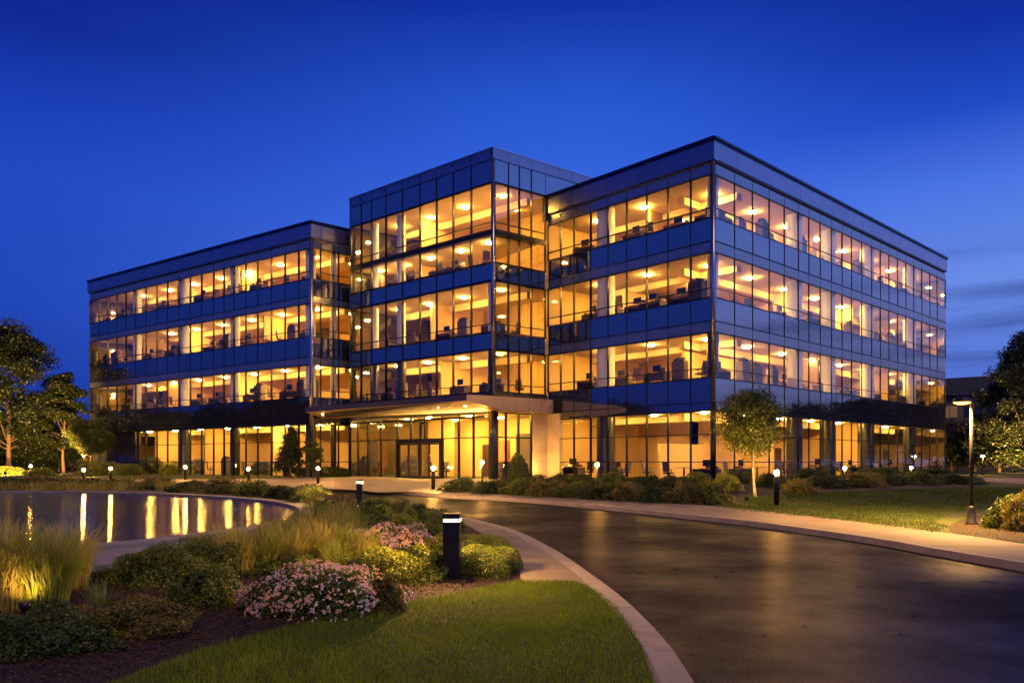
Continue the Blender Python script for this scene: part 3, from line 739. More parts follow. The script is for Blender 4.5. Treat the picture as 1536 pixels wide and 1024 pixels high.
# ------------------------------------------------------------------ office furniture seen through the glass
def proto_chair(m):
    mb=MB(); mb.box(-.25,.25,-.24,.24,.43,.52); mb.hexa([(-.23,.18,.56),(.23,.18,.56),(.23,.25,.56),(-.23,.25,.56)],[(-.2,.26,1.12),(.2,.26,1.12),(.2,.32,1.12),(-.2,.32,1.12)])
    mb.tube([(0,0,.08),(0,0,.44)],[.035,.035],6); mb.box(-.03,.03,.2,.26,.45,.6)
    for s in (-1,1): mb.box(s*.29-.025,s*.29+.025,-.14,.16,.66,.69); mb.box(s*.29-.02,s*.29+.02,-.02,.02,.48,.66)
    for k in range(5):
        t=k*1.2566; mb.tube([(0,0,.1),(.27*math.cos(t),.27*math.sin(t),.05)],[.025,.02],5)
    return mb.build('office_chair',m,None,.012)
def proto_desk():
    mb=MB(); mb.box(-.75,.75,-.36,.36,.70,.74,0); mb.box(-.72,-.68,-.33,.33,0,.70,1); mb.box(.68,.72,-.33,.33,0,.70,1); mb.box(-.68,.68,.28,.30,.3,.70,1)
    mb.box(-.28,.28,.02,.05,.88,1.24,2); mb.box(-.03,.03,.04,.08,.74,.95,1); mb.box(-.12,.12,-.02,.14,.74,.755,1)
    mb.box(.42,.62,-.1,.2,.741,.86,1); mb.box(-.25,.15,-.25,-.1,.741,.765,1)
    return mb.build('office_desk',[mDESK,mFURN,mSCR],None,.006)
def proto_cab():
    mb=MB(); mb.box(-.42,.42,-.22,.22,0,1.35,0)
    for z in (.06,.5,.94): mb.box(-.39,.39,.22,.235,z,z+.38,1)
    for k in range(5): mb.box(-.36+k*.14,-.27+k*.14,-.15,.12,1.35,1.5+.04*(k%3),1)
    return mb.build('filing_cabinet',[mFURG,mFURN],None,.006)
def proto_table():
    mb=MB(); mb.lathe([(.0,.72),(.55,.72),(.56,.745),(0,.75)],n=20,mi=0); mb.tube([(0,0,0),(0,0,.72)],[.05,.04],8,1); mb.lathe([(.28,0),(.26,.03),(0,.04)],n=16,mi=1)
    return mb.build('round_table',[mDESK,mFURN],None)
PRO=dict(chair=[proto_chair(mFURN),proto_chair(mFURG)],desk=[proto_desk()],cab=[proto_cab()],table=[proto_table()])
used=set(); FURN=[]
def place(kind,x,y,z,rz,info,s=1.0):
    p=random.choice(PRO[kind]); 
    if p.name in used: o=p.copy(); COL.objects.link(o)
    else: o=p; used.add(p.name)
    o.location=(x,y,z); o.rotation_euler=(0,0,rz); o.scale=(s,s,s); FURN.append((kind,info,768+F*x/y,o,p))
rf2=random.Random(3)
def furnish(fr,wing,S_,amin,amax,stepa,dense=1.0,skip=()):
    ang=math.atan2(fr.u.y,fr.u.x)
    for li,(z0,z1) in enumerate(S_):
        if li in skip: continue
        a=amin+rf2.uniform(0,.8)
        while a<amax:
            k=rf2.choices(['chair','desk','cab','chair','table'] if li==0 else ['chair','desk','chair','cab','desk'],[3,3,.6,2,1.4])[0]
            dd=rf2.uniform(.85,1.35) if k=='chair' else rf2.uniform(.95,1.7)
            q=fr.P(a,-dd,0); place(k,q[0],q[1],z0,ang+(rf2.uniform(-1.5,1.5) if k=='chair' else rf2.choice([0,math.pi])+rf2.uniform(-.1,.1)),(wing,li),rf2.uniform(.97,1.08))
            if k=='desk' and rf2.random()<.75:
                q=fr.P(a+rf2.uniform(-.2,.2),-dd-.75,0); place('chair',q[0],q[1],z0,ang+rf2.uniform(-.4,.4),(wing,li))
            a+=rf2.uniform(.7,1.3)*stepa*(1.45 if k=='desk' else 1)
furnish(fRL,'right wing near face',RS,1.0,11.4,1.25)
furnish(fR,'right wing long face',RS,1.8,33.5,1.9)
furnish(fL,'left wing',LS,1.2,29.5,1.5)
furnish(fC,'centre block',CS,1.0,12.6,1.5,skip=(0,))
for a,b,k in ((3.0,3.6,'chair'),(6.9,2.3,'chair'),(7.6,3.0,'table'),(8.5,2.6,'chair'),(10.2,2.2,'cab'),(1.6,2.4,'chair'),(2.3,2.9,'table'),(9.3,4.2,'chair'),(11.8,2.6,'chair')):
    q=PC(a,b); place(k,q[0],q[1],BASE+.02,random.uniform(0,6),('lobby',0))
for q,t in ((fCR.P(1.0,-1.2,0),9.4),(fCR.P(2.6,-1.2,0),9.4),(fCR.P(1.2,-1.3,0),5.75),(fCR.P(2.8,-1.0,0),5.75)):
    place('chair',q[0],q[1],t,random.uniform(0,6),('centre side face',1 if t<6 else 2))
KN=dict(chair='office chair',desk='desk with a monitor',cab='filing cabinet',table='round meeting table')
KC=dict(chair='chair',desk='desk',cab='cabinet',table='table')
LVN={0:'ground-floor',1:'second-floor',2:'third-floor',3:'top-floor'}
from collections import defaultdict
gg=defaultdict(list)
for k,info,x,o,p in FURN: gg[(k,info)].append((x,o,p))
for (k,(wing,li)),L in gg.items():
    L.sort(key=lambda t:t[0])
    for i,(x,o,p) in enumerate(L):
        c='grey' if p is PRO['chair'][1] or k=='cab' else 'brown' if k=='table' else 'dark'
        pos='only one' if len(L)==1 else ordw(i)+' from left'
        wh=f"{LVN[li]} {wing} glass" if wing!='lobby' else 'lobby glass beside the doors'
        tag(o,f"{c} {KN[k]} behind {wh}, {pos}",KC[k],f"office {KC[k]}s behind the glass")
m=MB(); m.ob(Frame(PC(.8,3.6),PC(3.4,3.6)),0,2.6,-.4,.3,BASE,BASE+1.1,0); m.ob(Frame(PC(.8,3.6),PC(3.4,3.6)),-.05,2.65,-.45,.36,BASE+1.1,BASE+1.16,1)
rd=empty('reception_desk'); tag(rd,'dark reception desk behind the lobby glass right of the doors','desk'); m.build('counter',[mFURG,mDESK],rd)
# ------------------------------------------------------------------ lamps
def pt(name,loc,power,r=.07,col=WARM,parent=None):
    l=bpy.data.lights.new(name,'POINT'); l.energy=power; l.shadow_soft_size=r; l.color=col
    o=bpy.data.objects.new(name,l); COL.objects.link(o); o.location=loc
    if parent: o.parent=parent
    return o
def spot(name,loc,target,power,ang=70,r=.06,parent=None,col=WARM):
    l=bpy.data.lights.new(name,'SPOT'); l.energy=power; l.spot_size=math.radians(ang); l.spot_blend=.6; l.shadow_soft_size=r; l.color=col
    o=bpy.data.objects.new(name,l); COL.objects.link(o); o.location=loc
    o.rotation_euler=(Vector(target)-Vector(loc)).to_track_quat('-Z','Y').to_euler()
    if parent: o.parent=parent
    return o
def bollard(px,py,h,w,label,power):
    g=G(px,py,LAND); e=empty('bollard_light',g,rz=random.uniform(-.1,.1)); tag(e,label,'bollard light','bollard lights along the road and walks')
    b=MB(); b.box(-w,w,-w,w,0,h*.88); o=b.build('post',mBOLL,e,.006)
    b=MB(); b.box(-w*.9,w*.9,-w*.9,w*.9,h*.88,h*.915); b.build('lens',mBSLIT,e)
    b=MB(); b.box(-w,w,-w,w,h*.915,h); b.build('cap',mBOLL,e,.006)
    b=MB(); 
    for sx in(-1,1):
        for sy in (-1,1): b.box(sx*w*.93-.008,sx*w*.93+.008,sy*w*.93-.008,sy*w*.93+.008,h*.88,h*.915)
    b.build('corner_strut',mBOLL,e)
    if power:
        for sx,sy in ((0,-1),(-1,0),(1,0),(0,1)):
            l=bpy.data.lights.new('lamp_glow','AREA'); l.shape='RECTANGLE'; l.size=w*1.76; l.size_y=h*.03; l.energy=power/4; l.color=WARM
            o=bpy.data.objects.new('lamp_glow',l); COL.objects.link(o); o.parent=e; o.location=(sx*w*.915,sy*w*.915,h*.8975); o.rotation_euler=Vector((sx,sy,-.0001)).to_track_quat('-Z','Y').to_euler()
    return e
bollard(678,867,.83,.105,'large black square bollard with a glowing slit by the flower bed',330)
bollard(539.5,756,.82,.10,'black bollard standing among lit shrubs near the pond tip',1300)
def globe(px,py,h,label,power,r=.085,off=LAND):
    g=G(px,py,off); e=empty('globe_bollard',g); tag(e,label,'bollard light','globe-topped bollards round the building')
    b=MB(); b.lathe([(.085,0),(.085,h*.8),(.07,h*.82),(.0,h*.83)],n=14); b.build('post',mBOLL,e)
    b=MB(); b.lathe([(.02,-r),(r*.75,-r*.7),(r,0),(r*.75,r*.7),(.0,r)],c=(0,0,h*.83+r),n=14); b.build('globe',mGLOBE,e)
    pass
    return e
globe(1165,757.5,1.15,'globe-topped bollard on the right lawn beside the young tree',70)
globe(650,734,1.0,'globe-topped bollard on the plaza in front of the doors',60)
globe(477,725,1.0,'globe-topped bollard on the walk left of the canopy',45)
globe(372.5,722,.85,'globe-topped bollard on the walk behind the pond grasses',25)
globe(278,719.5,.9,'globe-topped bollard near the left wing round bush',40)
globe(166,722.5,.9,'globe-topped bollard beside the small uplit tree',45)
globe(125.5,721,.75,'globe-topped bollard directly below the small uplit tree',22)
globe(46,713,.8,'globe-topped bollard beside the big left tree trunk',16)
def pathlight(px,py,label,power,zoff=.0,r=.075):
    g=G(px,py,LAND); e=empty('path_light',g); tag(e,label,'garden light','low garden lights in the hedges')
    h=.62+zoff; b=MB(); b.lathe([(.03,0),(.03,h),(.0,h)],n=10); b.build('stake',mBOLL,e)
    b=MB(); b.lathe([(.02,-r),(r*.75,-r*.7),(r,0),(r*.75,r*.7),(0,r)],c=(0,0,h+r),n=12); b.build('globe',mGLOBE,e)
    return e
pathlight(723,737,'low garden light by the corner of the lobby glass',35,.5)
pathlight(896,741,'bright garden light behind the hedge at the right wing',60,.45)
pathlight(1267,727,'garden light in the bushes under the long face of the right wing',40,.1)
pathlight(1367,722,'garden light in the bushes near the far end of the right wing',40,.05)
def uplight(px,py,target,power,label,ang=75,off=LAND,sc=1,g=None):
    g=g or G(px,py,off); e=empty('ground_uplight',g); tag(e,label,'spotlight','ground uplights under trees and plants')
    b=MB(); b.tube([(0,0,0),(0,0,.1*sc)],[.02,.02],6); b.lathe([(.04*sc,.06*sc),(.075*sc,.10*sc),(.08*sc,.19*sc),(.06*sc,.19*sc)],n=14); b.build('housing',mBOLL,e)
    b=MB(); b.lathe([(.062*sc,.175*sc),(0,.18*sc)],n=14); b.build('lens',mBSLIT,e)
    spot('lamp_beam',(0,0,.24*sc),Vector(target)-g,power*7,ang,.05,parent=e)
    return e
def street_lamp(px,py,h,label,power,arm=-.28,sc=1):
    g=G(px,py,LAND); e=empty('street_lamp',g); tag(e,label,'street lamp','street lamps')
    b=MB(); b.lathe([(.15,0),(.15,.03),(.115,.06),(.085,.38),(.08,.42),(.05,.44)],n=20); b.build('base',mPOLE,e)
    b=MB(); b.tube([(0,0,.4),(0,0,h-.1)],[.048,.036],14); b.build('pole',mPOLE,e)
    b=MB(); b.tube([(.06,0,h-.02),(-.02,0,h-.1),(-.1,0,h-.09)],[.03,.035,.03],10); b.box(.05,.12,-.03,.03,h-.14,h+.05); b.build('bracket',mPOLE,e)
    x=arm; b=MB(); b.lathe([(.20,-.02),(.21,0),(.17,.075),(.08,.115),(0,.12)],c=(x+.06,0,h-.11),n=24); b.build('lamp_head',mPOLE,e)
    b=MB(); b.lathe([(0,-.07),(.1,-.062),(.17,-.035),(.19,-.012),(0,-.01)],c=(x+.06,0,h-.11),n=24); b.build('lens',mSLENS,e)
    l=bpy.data.lights.new('lamp_glow','SPOT'); l.energy=power; l.spot_size=math.radians(150); l.spot_blend=.5; l.shadow_soft_size=.1; l.color=WARM
    o=bpy.data.objects.new('lamp_glow',l); COL.objects.link(o); o.location=(x+.06,0,h-.22); o.parent=e
    return e
street_lamp(1457,786,3.02,'tall black street lamp with a lit round head on the right lawn',4200)
def small_lamp(px,py,h,label,power):
    g=G(px,py,LAND); e=empty('post_lamp',g); tag(e,label,'street lamp','small far post lamps')
    b=MB(); b.tube([(0,0,0),(0,0,h)],[.05,.04],8); b.build('post',mPOLE,e)
    b=MB(); b.lathe([(.12,0),(.14,.05),(.0,.1)],c=(0,0,h),n=12); b.build('lens',mGLOBE,e)
    pt('lamp_glow',(0,0,h-.15),power,.05,parent=e)
small_lamp(1474,712,1.5,'small far post lamp by the path between right trees',25)
small_lamp(126,707,1.7,'small far post lamp behind the left trees',20)
# ------------------------------------------------------------------ foliage
def leaf_quads(C, size, up=.0, rs=rng):
    n=len(C); a=rs.normal(size=(n,3)); a[:,2]+=up; a/=np.linalg.norm(a,axis=1)[:,None]
    b=rs.normal(size=(n,3)); b-=a*(a*b).sum(1)[:,None]; b/=np.linalg.norm(b,axis=1)[:,None]
    s=(size*rs.uniform(.6,1.3,n))[:,None]
    return np.stack([C-a*s*.5, C+b*s*.27, C+a*s*.5, C-b*s*.27],1).reshape(-1,3)
def blob_noise(d,seed):
    r=np.random.default_rng(seed); o=np.zeros(len(d))
    for k in range(7):
        w=r.normal(size=3)*r.uniform(2,5); o+=np.sin(d@w+r.uniform(0,6))*.06
    return o
def shrub_pts(n,rx,ry,rz,seed,rough=1.0):
    r=np.random.default_rng(seed); d=r.normal(size=(n,3)); d[:,2]=np.abs(d[:,2]); d/=np.linalg.norm(d,axis=1)[:,None]
    R=(1+blob_noise(d*1.0,seed)*rough*1.5)*(1-np.abs(r.normal(0,.10,n)))*1.0
    # sprigs
    ns=max(8,n//60); sd=r.normal(size=(ns,3)); sd/=np.linalg.norm(sd,axis=1)[:,None]
    P=d*R[:,None]*np.array([rx,ry,rz])*.94
    # widen bottom
    P[:,2]=np.maximum(P[:,2],.02*rz)
    return P
def make_shrub(rx,ry,rz,n,leaf,m,seed,rough=1.0,name='shrub'):
    """returns root empty with foliage, stems"""
    e=empty(name); P=shrub_pts(n,rx,ry,rz,seed,rough)
    V=leaf_quads(P,np.full(len(P),leaf),.25,np.random.default_rng(seed+1))
    np_mesh('foliage',V,4,m,e)
    r=random.Random(seed); mb=MB()
    for k in range(9):
        t=r.uniform(0,6.28); q=r.uniform(.3,.8); mb.tube([(0,0,0),(rx*q*.4*math.cos(t),ry*q*.4*math.sin(t),rz*.45),(rx*q*math.cos(t),ry*q*math.sin(t),rz*r.uniform(.6,.85))],[.02,.014,.006],5)
    # dense inner mass added to block light; inner darkness put into its colour
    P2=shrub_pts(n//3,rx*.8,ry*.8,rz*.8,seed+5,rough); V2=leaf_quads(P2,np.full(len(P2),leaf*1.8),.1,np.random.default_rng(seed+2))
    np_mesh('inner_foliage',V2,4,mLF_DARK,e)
    mb.build('stem',mBARK,e); return e
def dup(root,loc,rz,sc,group=None):
    r=root.copy(); COL.objects.link(r); r.location=loc; r.rotation_euler=(0,0,rz); r.scale=sc
    for ch in list(root.children):
        c=ch.copy(); COL.objects.link(c); c.parent=r
    return r
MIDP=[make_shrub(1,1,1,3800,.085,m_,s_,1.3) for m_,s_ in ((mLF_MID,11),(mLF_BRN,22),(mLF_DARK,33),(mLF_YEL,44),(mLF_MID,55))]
firstused=set()
def shrub(pi,px,py,wpx,hpx,label,group,depth=None,seed=0):
    g=G(px,py,LAND-.02); s=F/g.y; rx=wpx/2/s; rz=hpx/s; ry=rx if depth is None else depth
    y0=g.y; Yc=y0+ry*.85; g=Vector((g.x*Yc/y0,Yc,terr(g.x*Yc/y0,Yc)+LAND-.02)); rz=max(.25,(HC-(py-hpx-HOR)*Yc/F-g.z))*1.02; rx*=1.08*Yc/y0
    p=MIDP[pi]; rr=random.Random(px*7+py); 
    if pi in firstused: o=dup(p,g,rr.uniform(0,6.28) if abs(rx-ry)<.3*rx else rr.choice([0,math.pi]),(rx,ry,rz))
    else: o=p; firstused.add(pi); o.location=g; o.scale=(rx,ry,rz)
    tag(o,label,'shrub',group); return o
# front hedge along the sidewalk (right of plaza)
hx=[(692,739,58,26,2),(733,742,54,25,2),(776,744,56,25,0),(818,746.5,54,24,1),(858,748.5,54,25,0),(899,751,56,27,2),(940,753,58,28,1),(983,755,60,30,2),(1026,757,58,31,1),(1070,758,66,34,0)]
for i,(x,y,w,h,p) in enumerate(hx):
    c=['mid green','bronze green','dark green','lime green','mid green'][p]
    shrub(p,x,y,w,h,f"{c} hedge bush in the front row by the pavement, {ordw(i)} from the plaza",'hedge bushes along the far pavement')
bx=[(842,735,50,28,2),(872,733,44,26,2),(925,734,60,24,0),(968,735,60,25,2),(1010,736,60,26,2),(1052,737,58,27,0),(1085,738,46,26,3),(1200,742,54,22,1),(1160,732,60,25,2),(1240,733,66,24,2),(1290,732,60,22,1),(1330,729,60,22,2),(1385,728,60,20,0),(1430,727,66,18,2),(1105,726,50,22,2),(1215,722,60,22,2),(1320,717,60,18,2),(1400,716,60,16,2),(770,733,50,22,2),(805,733,40,20,0)]
for i,(x,y,w,h,p) in enumerate(sorted(bx)):
    c=['mid green','bronze green','dark green','lime green','mid green'][p]
    shrub(p,x,y,w,h,f"{c} bush in the back row below the right wing windows, {ordw(i)} from the left",'bushes along the foot of the right wing')
# spiky round bush
# left planting behind the pond
lx=[(20,737,70,20,2),(70,737,70,20,1),(125,736.5,70,18,2),(180,737,60,18,2),(232,738,60,20,1),(285,741,60,20,2),(335,744,60,24,1),(380,748,56,24,0),(425,752,54,24,2),(468,757,60,26,0)]
for i,(x,y,w,h,p) in enumerate(lx):
    c=['mid green','bronze green','dark green','lime green','mid green'][p]
    shrub(p,x,y-3,w*1.1,h,f"{c} low bush along the far pond edge, {ordw(i)} from the left",'low bushes along the far pond edge',depth=1.6)
wx=[(20,712,60,12,0),(60,714,50,12,0),(150,712,70,18,3),(195,713,50,16,0),(222,711,60,30,2),(262,712,50,18,3),(310,711,60,20,0),(350,711,50,18,2),(400,712,70,18,0),(455,713,60,20,2),(500,715,60,18,2),(418,712,30,20,3),(95,706,50,14,2),(240,709,50,22,0)]
for i,(x,y,w,h,p) in enumerate(sorted(wx)):
    c=['mid green','bronze green','dark green','lime green','mid green'][p]
    shrub(p,x,y,w,h,f"{c} bush between walk and left wing, {ordw(i)} from the left",'bushes below the left wing')
# right edge bushes
mu=pxpoly([(1436,802),(1424,790),(1446,779),(1492,768),(1580,760),(1720,772),(1760,800),(1640,822),(1536,813),(1470,806)],LAND)
mu=catmull(mu,4,True); drape('mulch_bed',[(p.x,p.y) for p in mu],LAND+.004,mSOIL,.8)
bm_=pxpoly([(672,737),(740,742),(868,748.5),(965,753.5),(1040,760),(1105,757),(1100,745),(1250,737),(1470,731),(1480,716),(1300,706),(1085,700),(820,712),(700,722)],LAND)
drape('mulch_bed',[(p.x,p.y) for p in bm_],LAND+.004,mSOIL,1.2)
lb=pxpoly([(0,718.5),(130,719),(330,717),(520,714),(600,713),(470,708),(200,706),(0,708)],LAND)
lpond=pxpoly([(-100,720),(150,721.8),(330,728),(450,732),(470,736),(-100,737)],LAND)
shrub(0,1505,795,66,48,'leafy bush by the street lamp at the right edge','bushes at the right edge'); shrub(1,1545,800,70,56,'bronze green bush cut by the right edge','bushes at the right edge')
for p_,i in zip(MIDP,range(5)):
    if i not in firstused: p_.location=G(1600,790,LAND); p_.scale=(.4,.4,.4); tag(p_,'small green bush beyond the right edge of the bed','shrub','bushes at the right edge')
# near shrubs (own meshes)
def near_shrub(px,py,wpx,hpx,m,n,leaf,seed,label,depth=None,rough=1.4):
    g=G(px,py,LAND-.01); s=F/g.y; rx=wpx/2/s; rz=hpx/s; ry=depth or rx*.9
    yy=g.y+ry*.85; zz=terr(g.x,yy)+LAND-.01; rz=max(.12,HC-(py-hpx-HOR)*yy/F-zz); rx*=1.1*yy/g.y
    e=make_shrub(rx,ry,rz,n,leaf,m,seed,rough*.8); e.location=(g.x*(yy/g.y),yy,zz)
    tag(e,label,'shrub','foreground bed shrubs'); return e
near_shrub(52,990,230,74,mLF_DARK,15000,.032,101,'low dark spreading shrub in the bottom left corner',.45)
near_shrub(200,962,170,56,mLF_BRN,12000,.030,102,'low bronze shrub in front, right of the lit tall grass',.42)
near_shrub(302,915,86,66,mLF_MID,7000,.032,103,'small rounded green shrub left of the flower bush')
near_shrub(240,882,104,66,mLF_MID,11000,.034,104,'big loose green shrub at the near pond edge',.5,1.8)
near_shrub(322,872,84,58,mLF_MID,9000,.036,105,'dense green shrub behind the flower bush',.5,1.8)
near_shrub(600,876,130,54,mLF_YEL,13000,.034,106,'bright lime shrub lit by the large bollard',.6)
near_shrub(640,872,60,50,mLF_MID,6000,.034,107,'small green shrub touching the large bollard')
near_shrub(578,922,50,60,mLF_BRN,4500,.034,108,'small leafy shrub at the right end of the flower bush')
near_shrub(725,868,110,54,mLF_MID,13000,.028,109,'low leafy mound right of the large bollard',.8,.8)
near_shrub(716,835,92,34,mLF_YEL,8000,.034,119,'low leafy mound behind the large bollard along the pavement',1.2,.8)
near_shrub(560,800,120,52,mLF_YEL,9000,.045,110,'glowing yellow green shrub below the small bollard',.9)
near_shrub(620,792,70,36,mLF_YEL,6000,.045,111,'yellow green shrub next to the pavement bend',.8)
near_shrub(665,800,60,32,mLF_MID,5000,.04,112,'green mound along the pavement behind the large bollard',.9)
near_shrub(500,775,80,36,mLF_BRN,6000,.05,113,'bronze green shrub at the pond tip',.9)
near_shrub(575,770,90,26,mLF_MID,6000,.05,114,'green shrub just right of the small bollard',1.0)
near_shrub(470,760,80,26,mLF_MID,5000,.05,115,'green shrub behind the pond tip',1.0)
near_shrub(440,868,100,30,mLF_MID,8000,.038,116,'low green shrub between flower bush and tall grasses',.5)
near_shrub(520,838,90,40,mLF_MID,7000,.036,117,'green shrub left of the far flower patch',.6)
fill=[(285,905,70,26,1,'low bronze filler plant left of the flower bush'),(340,898,60,30,0,'low green filler plant tucked behind the flower bush left end'),(400,862,80,30,0,'low green filler plant above the flower bush'),(540,868,70,30,0,'low green filler plant between the two pink flower groups'),(505,900,50,20,1,'low bronze filler plant at the foot of the flower bush'),(620,846,70,26,3,'low lime filler plant beside the far pink flowers'),(175,880,60,26,0,'low green filler plant right of the tall left grass'),(660,826,60,22,3,'low lime filler plant behind the large bollard'),(130,950,120,36,1,'low bronze filler plant in front of the tall left grass'),(590,905,46,24,0,'low green filler plant right of the flower bush'),(430,800,90,22,3,'low lime filler plant at the pond tip inside the grasses'),(700,850,60,24,0,'low green filler plant by the pavement edge')]
for i,(x,y,w,h,k,l) in enumerate(fill): near_shrub(x,y,w,h,[mLF_MID,mLF_BRN,mLF_DARK,mLF_YEL][k],3500,.032,900+i,l,.32,2.2)
# flowers
def flower_bush(px,py,wpx,hpx,seed,label,nl,nf,leaf,fl,depth,cover=.25):
    g=G(px,py,LAND-.01); s=F/g.y; rx=wpx/2/s; rz=hpx/s; ry=depth
    yy=g.y+ry*.85; rz=max(.12,HC-(py-hpx-HOR)*yy/F-LAND); rx*=1.12*yy/g.y
    e=make_shrub(rx,ry,rz,nl,leaf,mLF_MID,seed,.8,'flowering_shrub'); e.location=(g.x*(yy/g.y),yy,LAND-.01)
    r=np.random.default_rng(seed+9); d=r.normal(size=(nf*3,3)); d[:,2]=np.abs(d[:,2]); d/=np.linalg.norm(d,axis=1)[:,None]; d=d[(d[:,2]>cover+r.uniform(-.15,.2,len(d)))][:nf]
    R=1.0+blob_noise(d,seed)*1.2; C=d*R[:,None]*np.array([rx,ry,rz])*r.uniform(.96,1.06,len(d))[:,None]
    # each floret: five petals
    V=[];M=[]
    for k in range(5):
        t=2*math.pi*k/5+r.uniform(0,6,len(C)); nrm=d+r.normal(0,.35,d.shape); nrm/=np.linalg.norm(nrm,axis=1)[:,None]
        a=np.cross(nrm,[.3,.2,1.]); a/=np.linalg.norm(a,axis=1)[:,None]; b=np.cross(nrm,a)
        dirv=a*np.cos(t)[:,None]+b*np.sin(t)[:,None]; sd=np.cross(nrm,dirv); q=fl*r.uniform(.7,1.2,len(C))[:,None]
        V.append(np.stack([C,C+dirv*q*.6+sd*q*.35+nrm*q*.2,C+dirv*q+nrm*q*.15,C+dirv*q*.6-sd*q*.35+nrm*q*.2],1)); M.append(None)
    cm=(blob_noise(d*2,seed+3)+r.normal(0,.06,len(d))>0.05).astype(int)
    V=np.stack(V,1).reshape(-1,3); M=np.repeat(cm,5)
    np_mesh('flowers',V,4,[mPET1,mPET2],e,M); tag(e,label,'flowering shrub','pink flowering shrubs in the bed'); return e
flower_bush(472,928,236,84,201,'large pink and lilac flowering bush in front of the bed',11000,1500,.034,.021,.62,.12)
flower_bush(556,834,84,44,202,'far pink flower patch, left half, behind the lime shrub',5000,1100,.034,.022,.6,.25)
flower_bush(604,830,76,42,203,'far pink flower patch, right half, beside the bollard',5000,1100,.034,.022,.6,.25)
# ornamental grass
def blades(n,rad,h,w,lean,seed,ry=None):
    r=np.random.default_rng(seed); t=r.uniform(0,6.283,n); q=np.sqrt(r.uniform(0,1,n)); bx=q*rad*np.cos(t); by=q*(ry or rad)*np.sin(t)
    H=h*r.uniform(.55,1.1,n); az=t+r.normal(0,.8,n); ln=lean*(.25+q)*r.uniform(.3,1.3,n)*H
    dx=np.cos(az);dy=np.sin(az); px=-dy;py=dx; V=[]
    S4=[0,.35,.65,.88,1.0]; W4=[1,.85,.6,.35,.06]
    row=[]
    for s,ww in zip(S4,W4):
        X=bx+dx*ln*s**2.2; Y=by+dy*ln*s**2.2; Z=H*(s-.18*s**3*(ln/H)); 
        row.append((np.stack([X-px*w*ww*.5,Y-py*w*ww*.5,Z],1),np.stack([X+px*w*ww*.5,Y+py*w*ww*.5,Z],1)))
    for (a,b),(c,d) in zip(row,row[1:]): V.append(np.stack([a,b,d,c],1))
    return np.stack(V,1).reshape(-1,3)
def grass_clump(px,py,wpx,hpx,n,w,seed,label,m=mBLADE,lean=.55,base=.45,group='clumps of ornamental grass'):
    g=G(px,py,LAND-.01); s=F/g.y; h=hpx/s; rad=wpx/2/s*base
    o=np_mesh('ornamental_grass',blades(n,rad,h,w,lean,seed),4,m); o.location=g; tag(o,label,'grass clump',group); return o
gr=[(10,915,130,135,700,.008,'tall glowing grass clump at the left edge over the uplight'),(70,912,130,125,700,.008,'tall fescue clump, second from the left edge'),(105,885,110,105,500,.007,'tall fescue clump leaning over the pond coping'),(30,880,120,100,450,.007,'tall fescue clump behind the one at the left edge'),
(-25,905,120,130,500,.008,'tall grass clump cut by the left edge'),
(150,925,60,60,110,.006,'sparse tuft of thin blades in front of the tall grass')]
for i,(x,y,w,h,n,bw,l) in enumerate(gr): grass_clump(x,y,w,h,n,bw*1.6,300+i,l,mBLADE if i%2==0 else mBLADG)
g2=[(360,862,70,70,0),(330,845,60,62,0),(300,845,60,50,1),(395,858,70,74,1),(440,855,70,70,0),(480,852,70,78,0),(515,848,60,66,1),(420,822,60,46,1),(460,812,60,48,0),(500,806,60,50,0),(530,820,60,56,1),(480,786,50,36,1),(515,784,50,36,0),(450,790,44,30,0),(400,812,50,34,0),(545,850,60,60,0),(350,826,50,36,0),(505,858,60,50,1),(590,770,30,26,0),(620,776,26,24,1)]
for i,(x,y,w,h,c) in enumerate(sorted(g2)):
    g=G(x,y,LAND)
    grass_clump(x,y,w*1.15,h,int(420 if y>800 else 300),.012 if y>800 else .016,400+i,f"{'straw' if c==0 else 'green'} grass clump in the band beside the pond, {ordw(i)} from the left",mBLADE if c==0 else mBLADG,.6,.5,'grass clumps in the band beside the pond')
for i in range(9):
    x=20+i*33; grass_clump(x,737-3+(i%2),60,16,160,.02,500+i,f"low straw grass clump at the far pond rim, {ordw(i)} from the left",mBLADE,.6,.6,'grass clumps on the far pond rim')
# lawn blades
def in_poly(X,Y,poly):
    c=np.zeros(len(X),bool); n=len(poly)
    for i in range(n):
        x1,y1=poly[i][0],poly[i][1]; x2,y2=poly[(i+1)%n][0],poly[(i+1)%n][1]
        if y1==y2: continue
        k=((y1>Y)!=(y2>Y))&(X<(x2-x1)*(Y-y1)/(y2-y1)+x1); c^=k
    return c
def lawn_blades(name,poly,n,h,w,seed,label,lim,rs=None):
    r=np.random.default_rng(seed); x0,x1,y0,y1=lim
    X=r.uniform(x0,x1,n); Y=y0+(y1-y0)*r.uniform(0,1,n)**(1.0 if rs is None else rs)
    k=in_poly(X,Y,poly)&(np.abs(X)<Y*.72+.3); X=X[k];Y=Y[k]; n=len(X)
    Z=np.array([terr(a,b) for a,b in zip(X,Y)])+LAND
    patch=.85+.35*np.sin(X*1.7+np.sin(Y*1.3)*2)*np.sin(Y*1.1+X*.6)
    H=h*r.uniform(.5,1.2,n)*patch; t=r.uniform(0,6.283,n); W=w*r.uniform(.7,1.3,n)*(1+np.maximum(0,Y-6)*.06); L=H*r.uniform(.1,.9,n); t2=r.uniform(0,6.283,n)
    a=np.stack([X-np.cos(t)*W/2,Y-np.sin(t)*W/2,Z],1); b=np.stack([X+np.cos(t)*W/2,Y+np.sin(t)*W/2,Z],1); c=np.stack([X+np.cos(t2)*L,Y+np.sin(t2)*L,Z+H],1)
    o=np_mesh(name,np.stack([a,b,c],1).reshape(-1,3),3,mGRASSN if rs==1.3 else mGRASS); tag(o,label,'grass',kind='stuff')
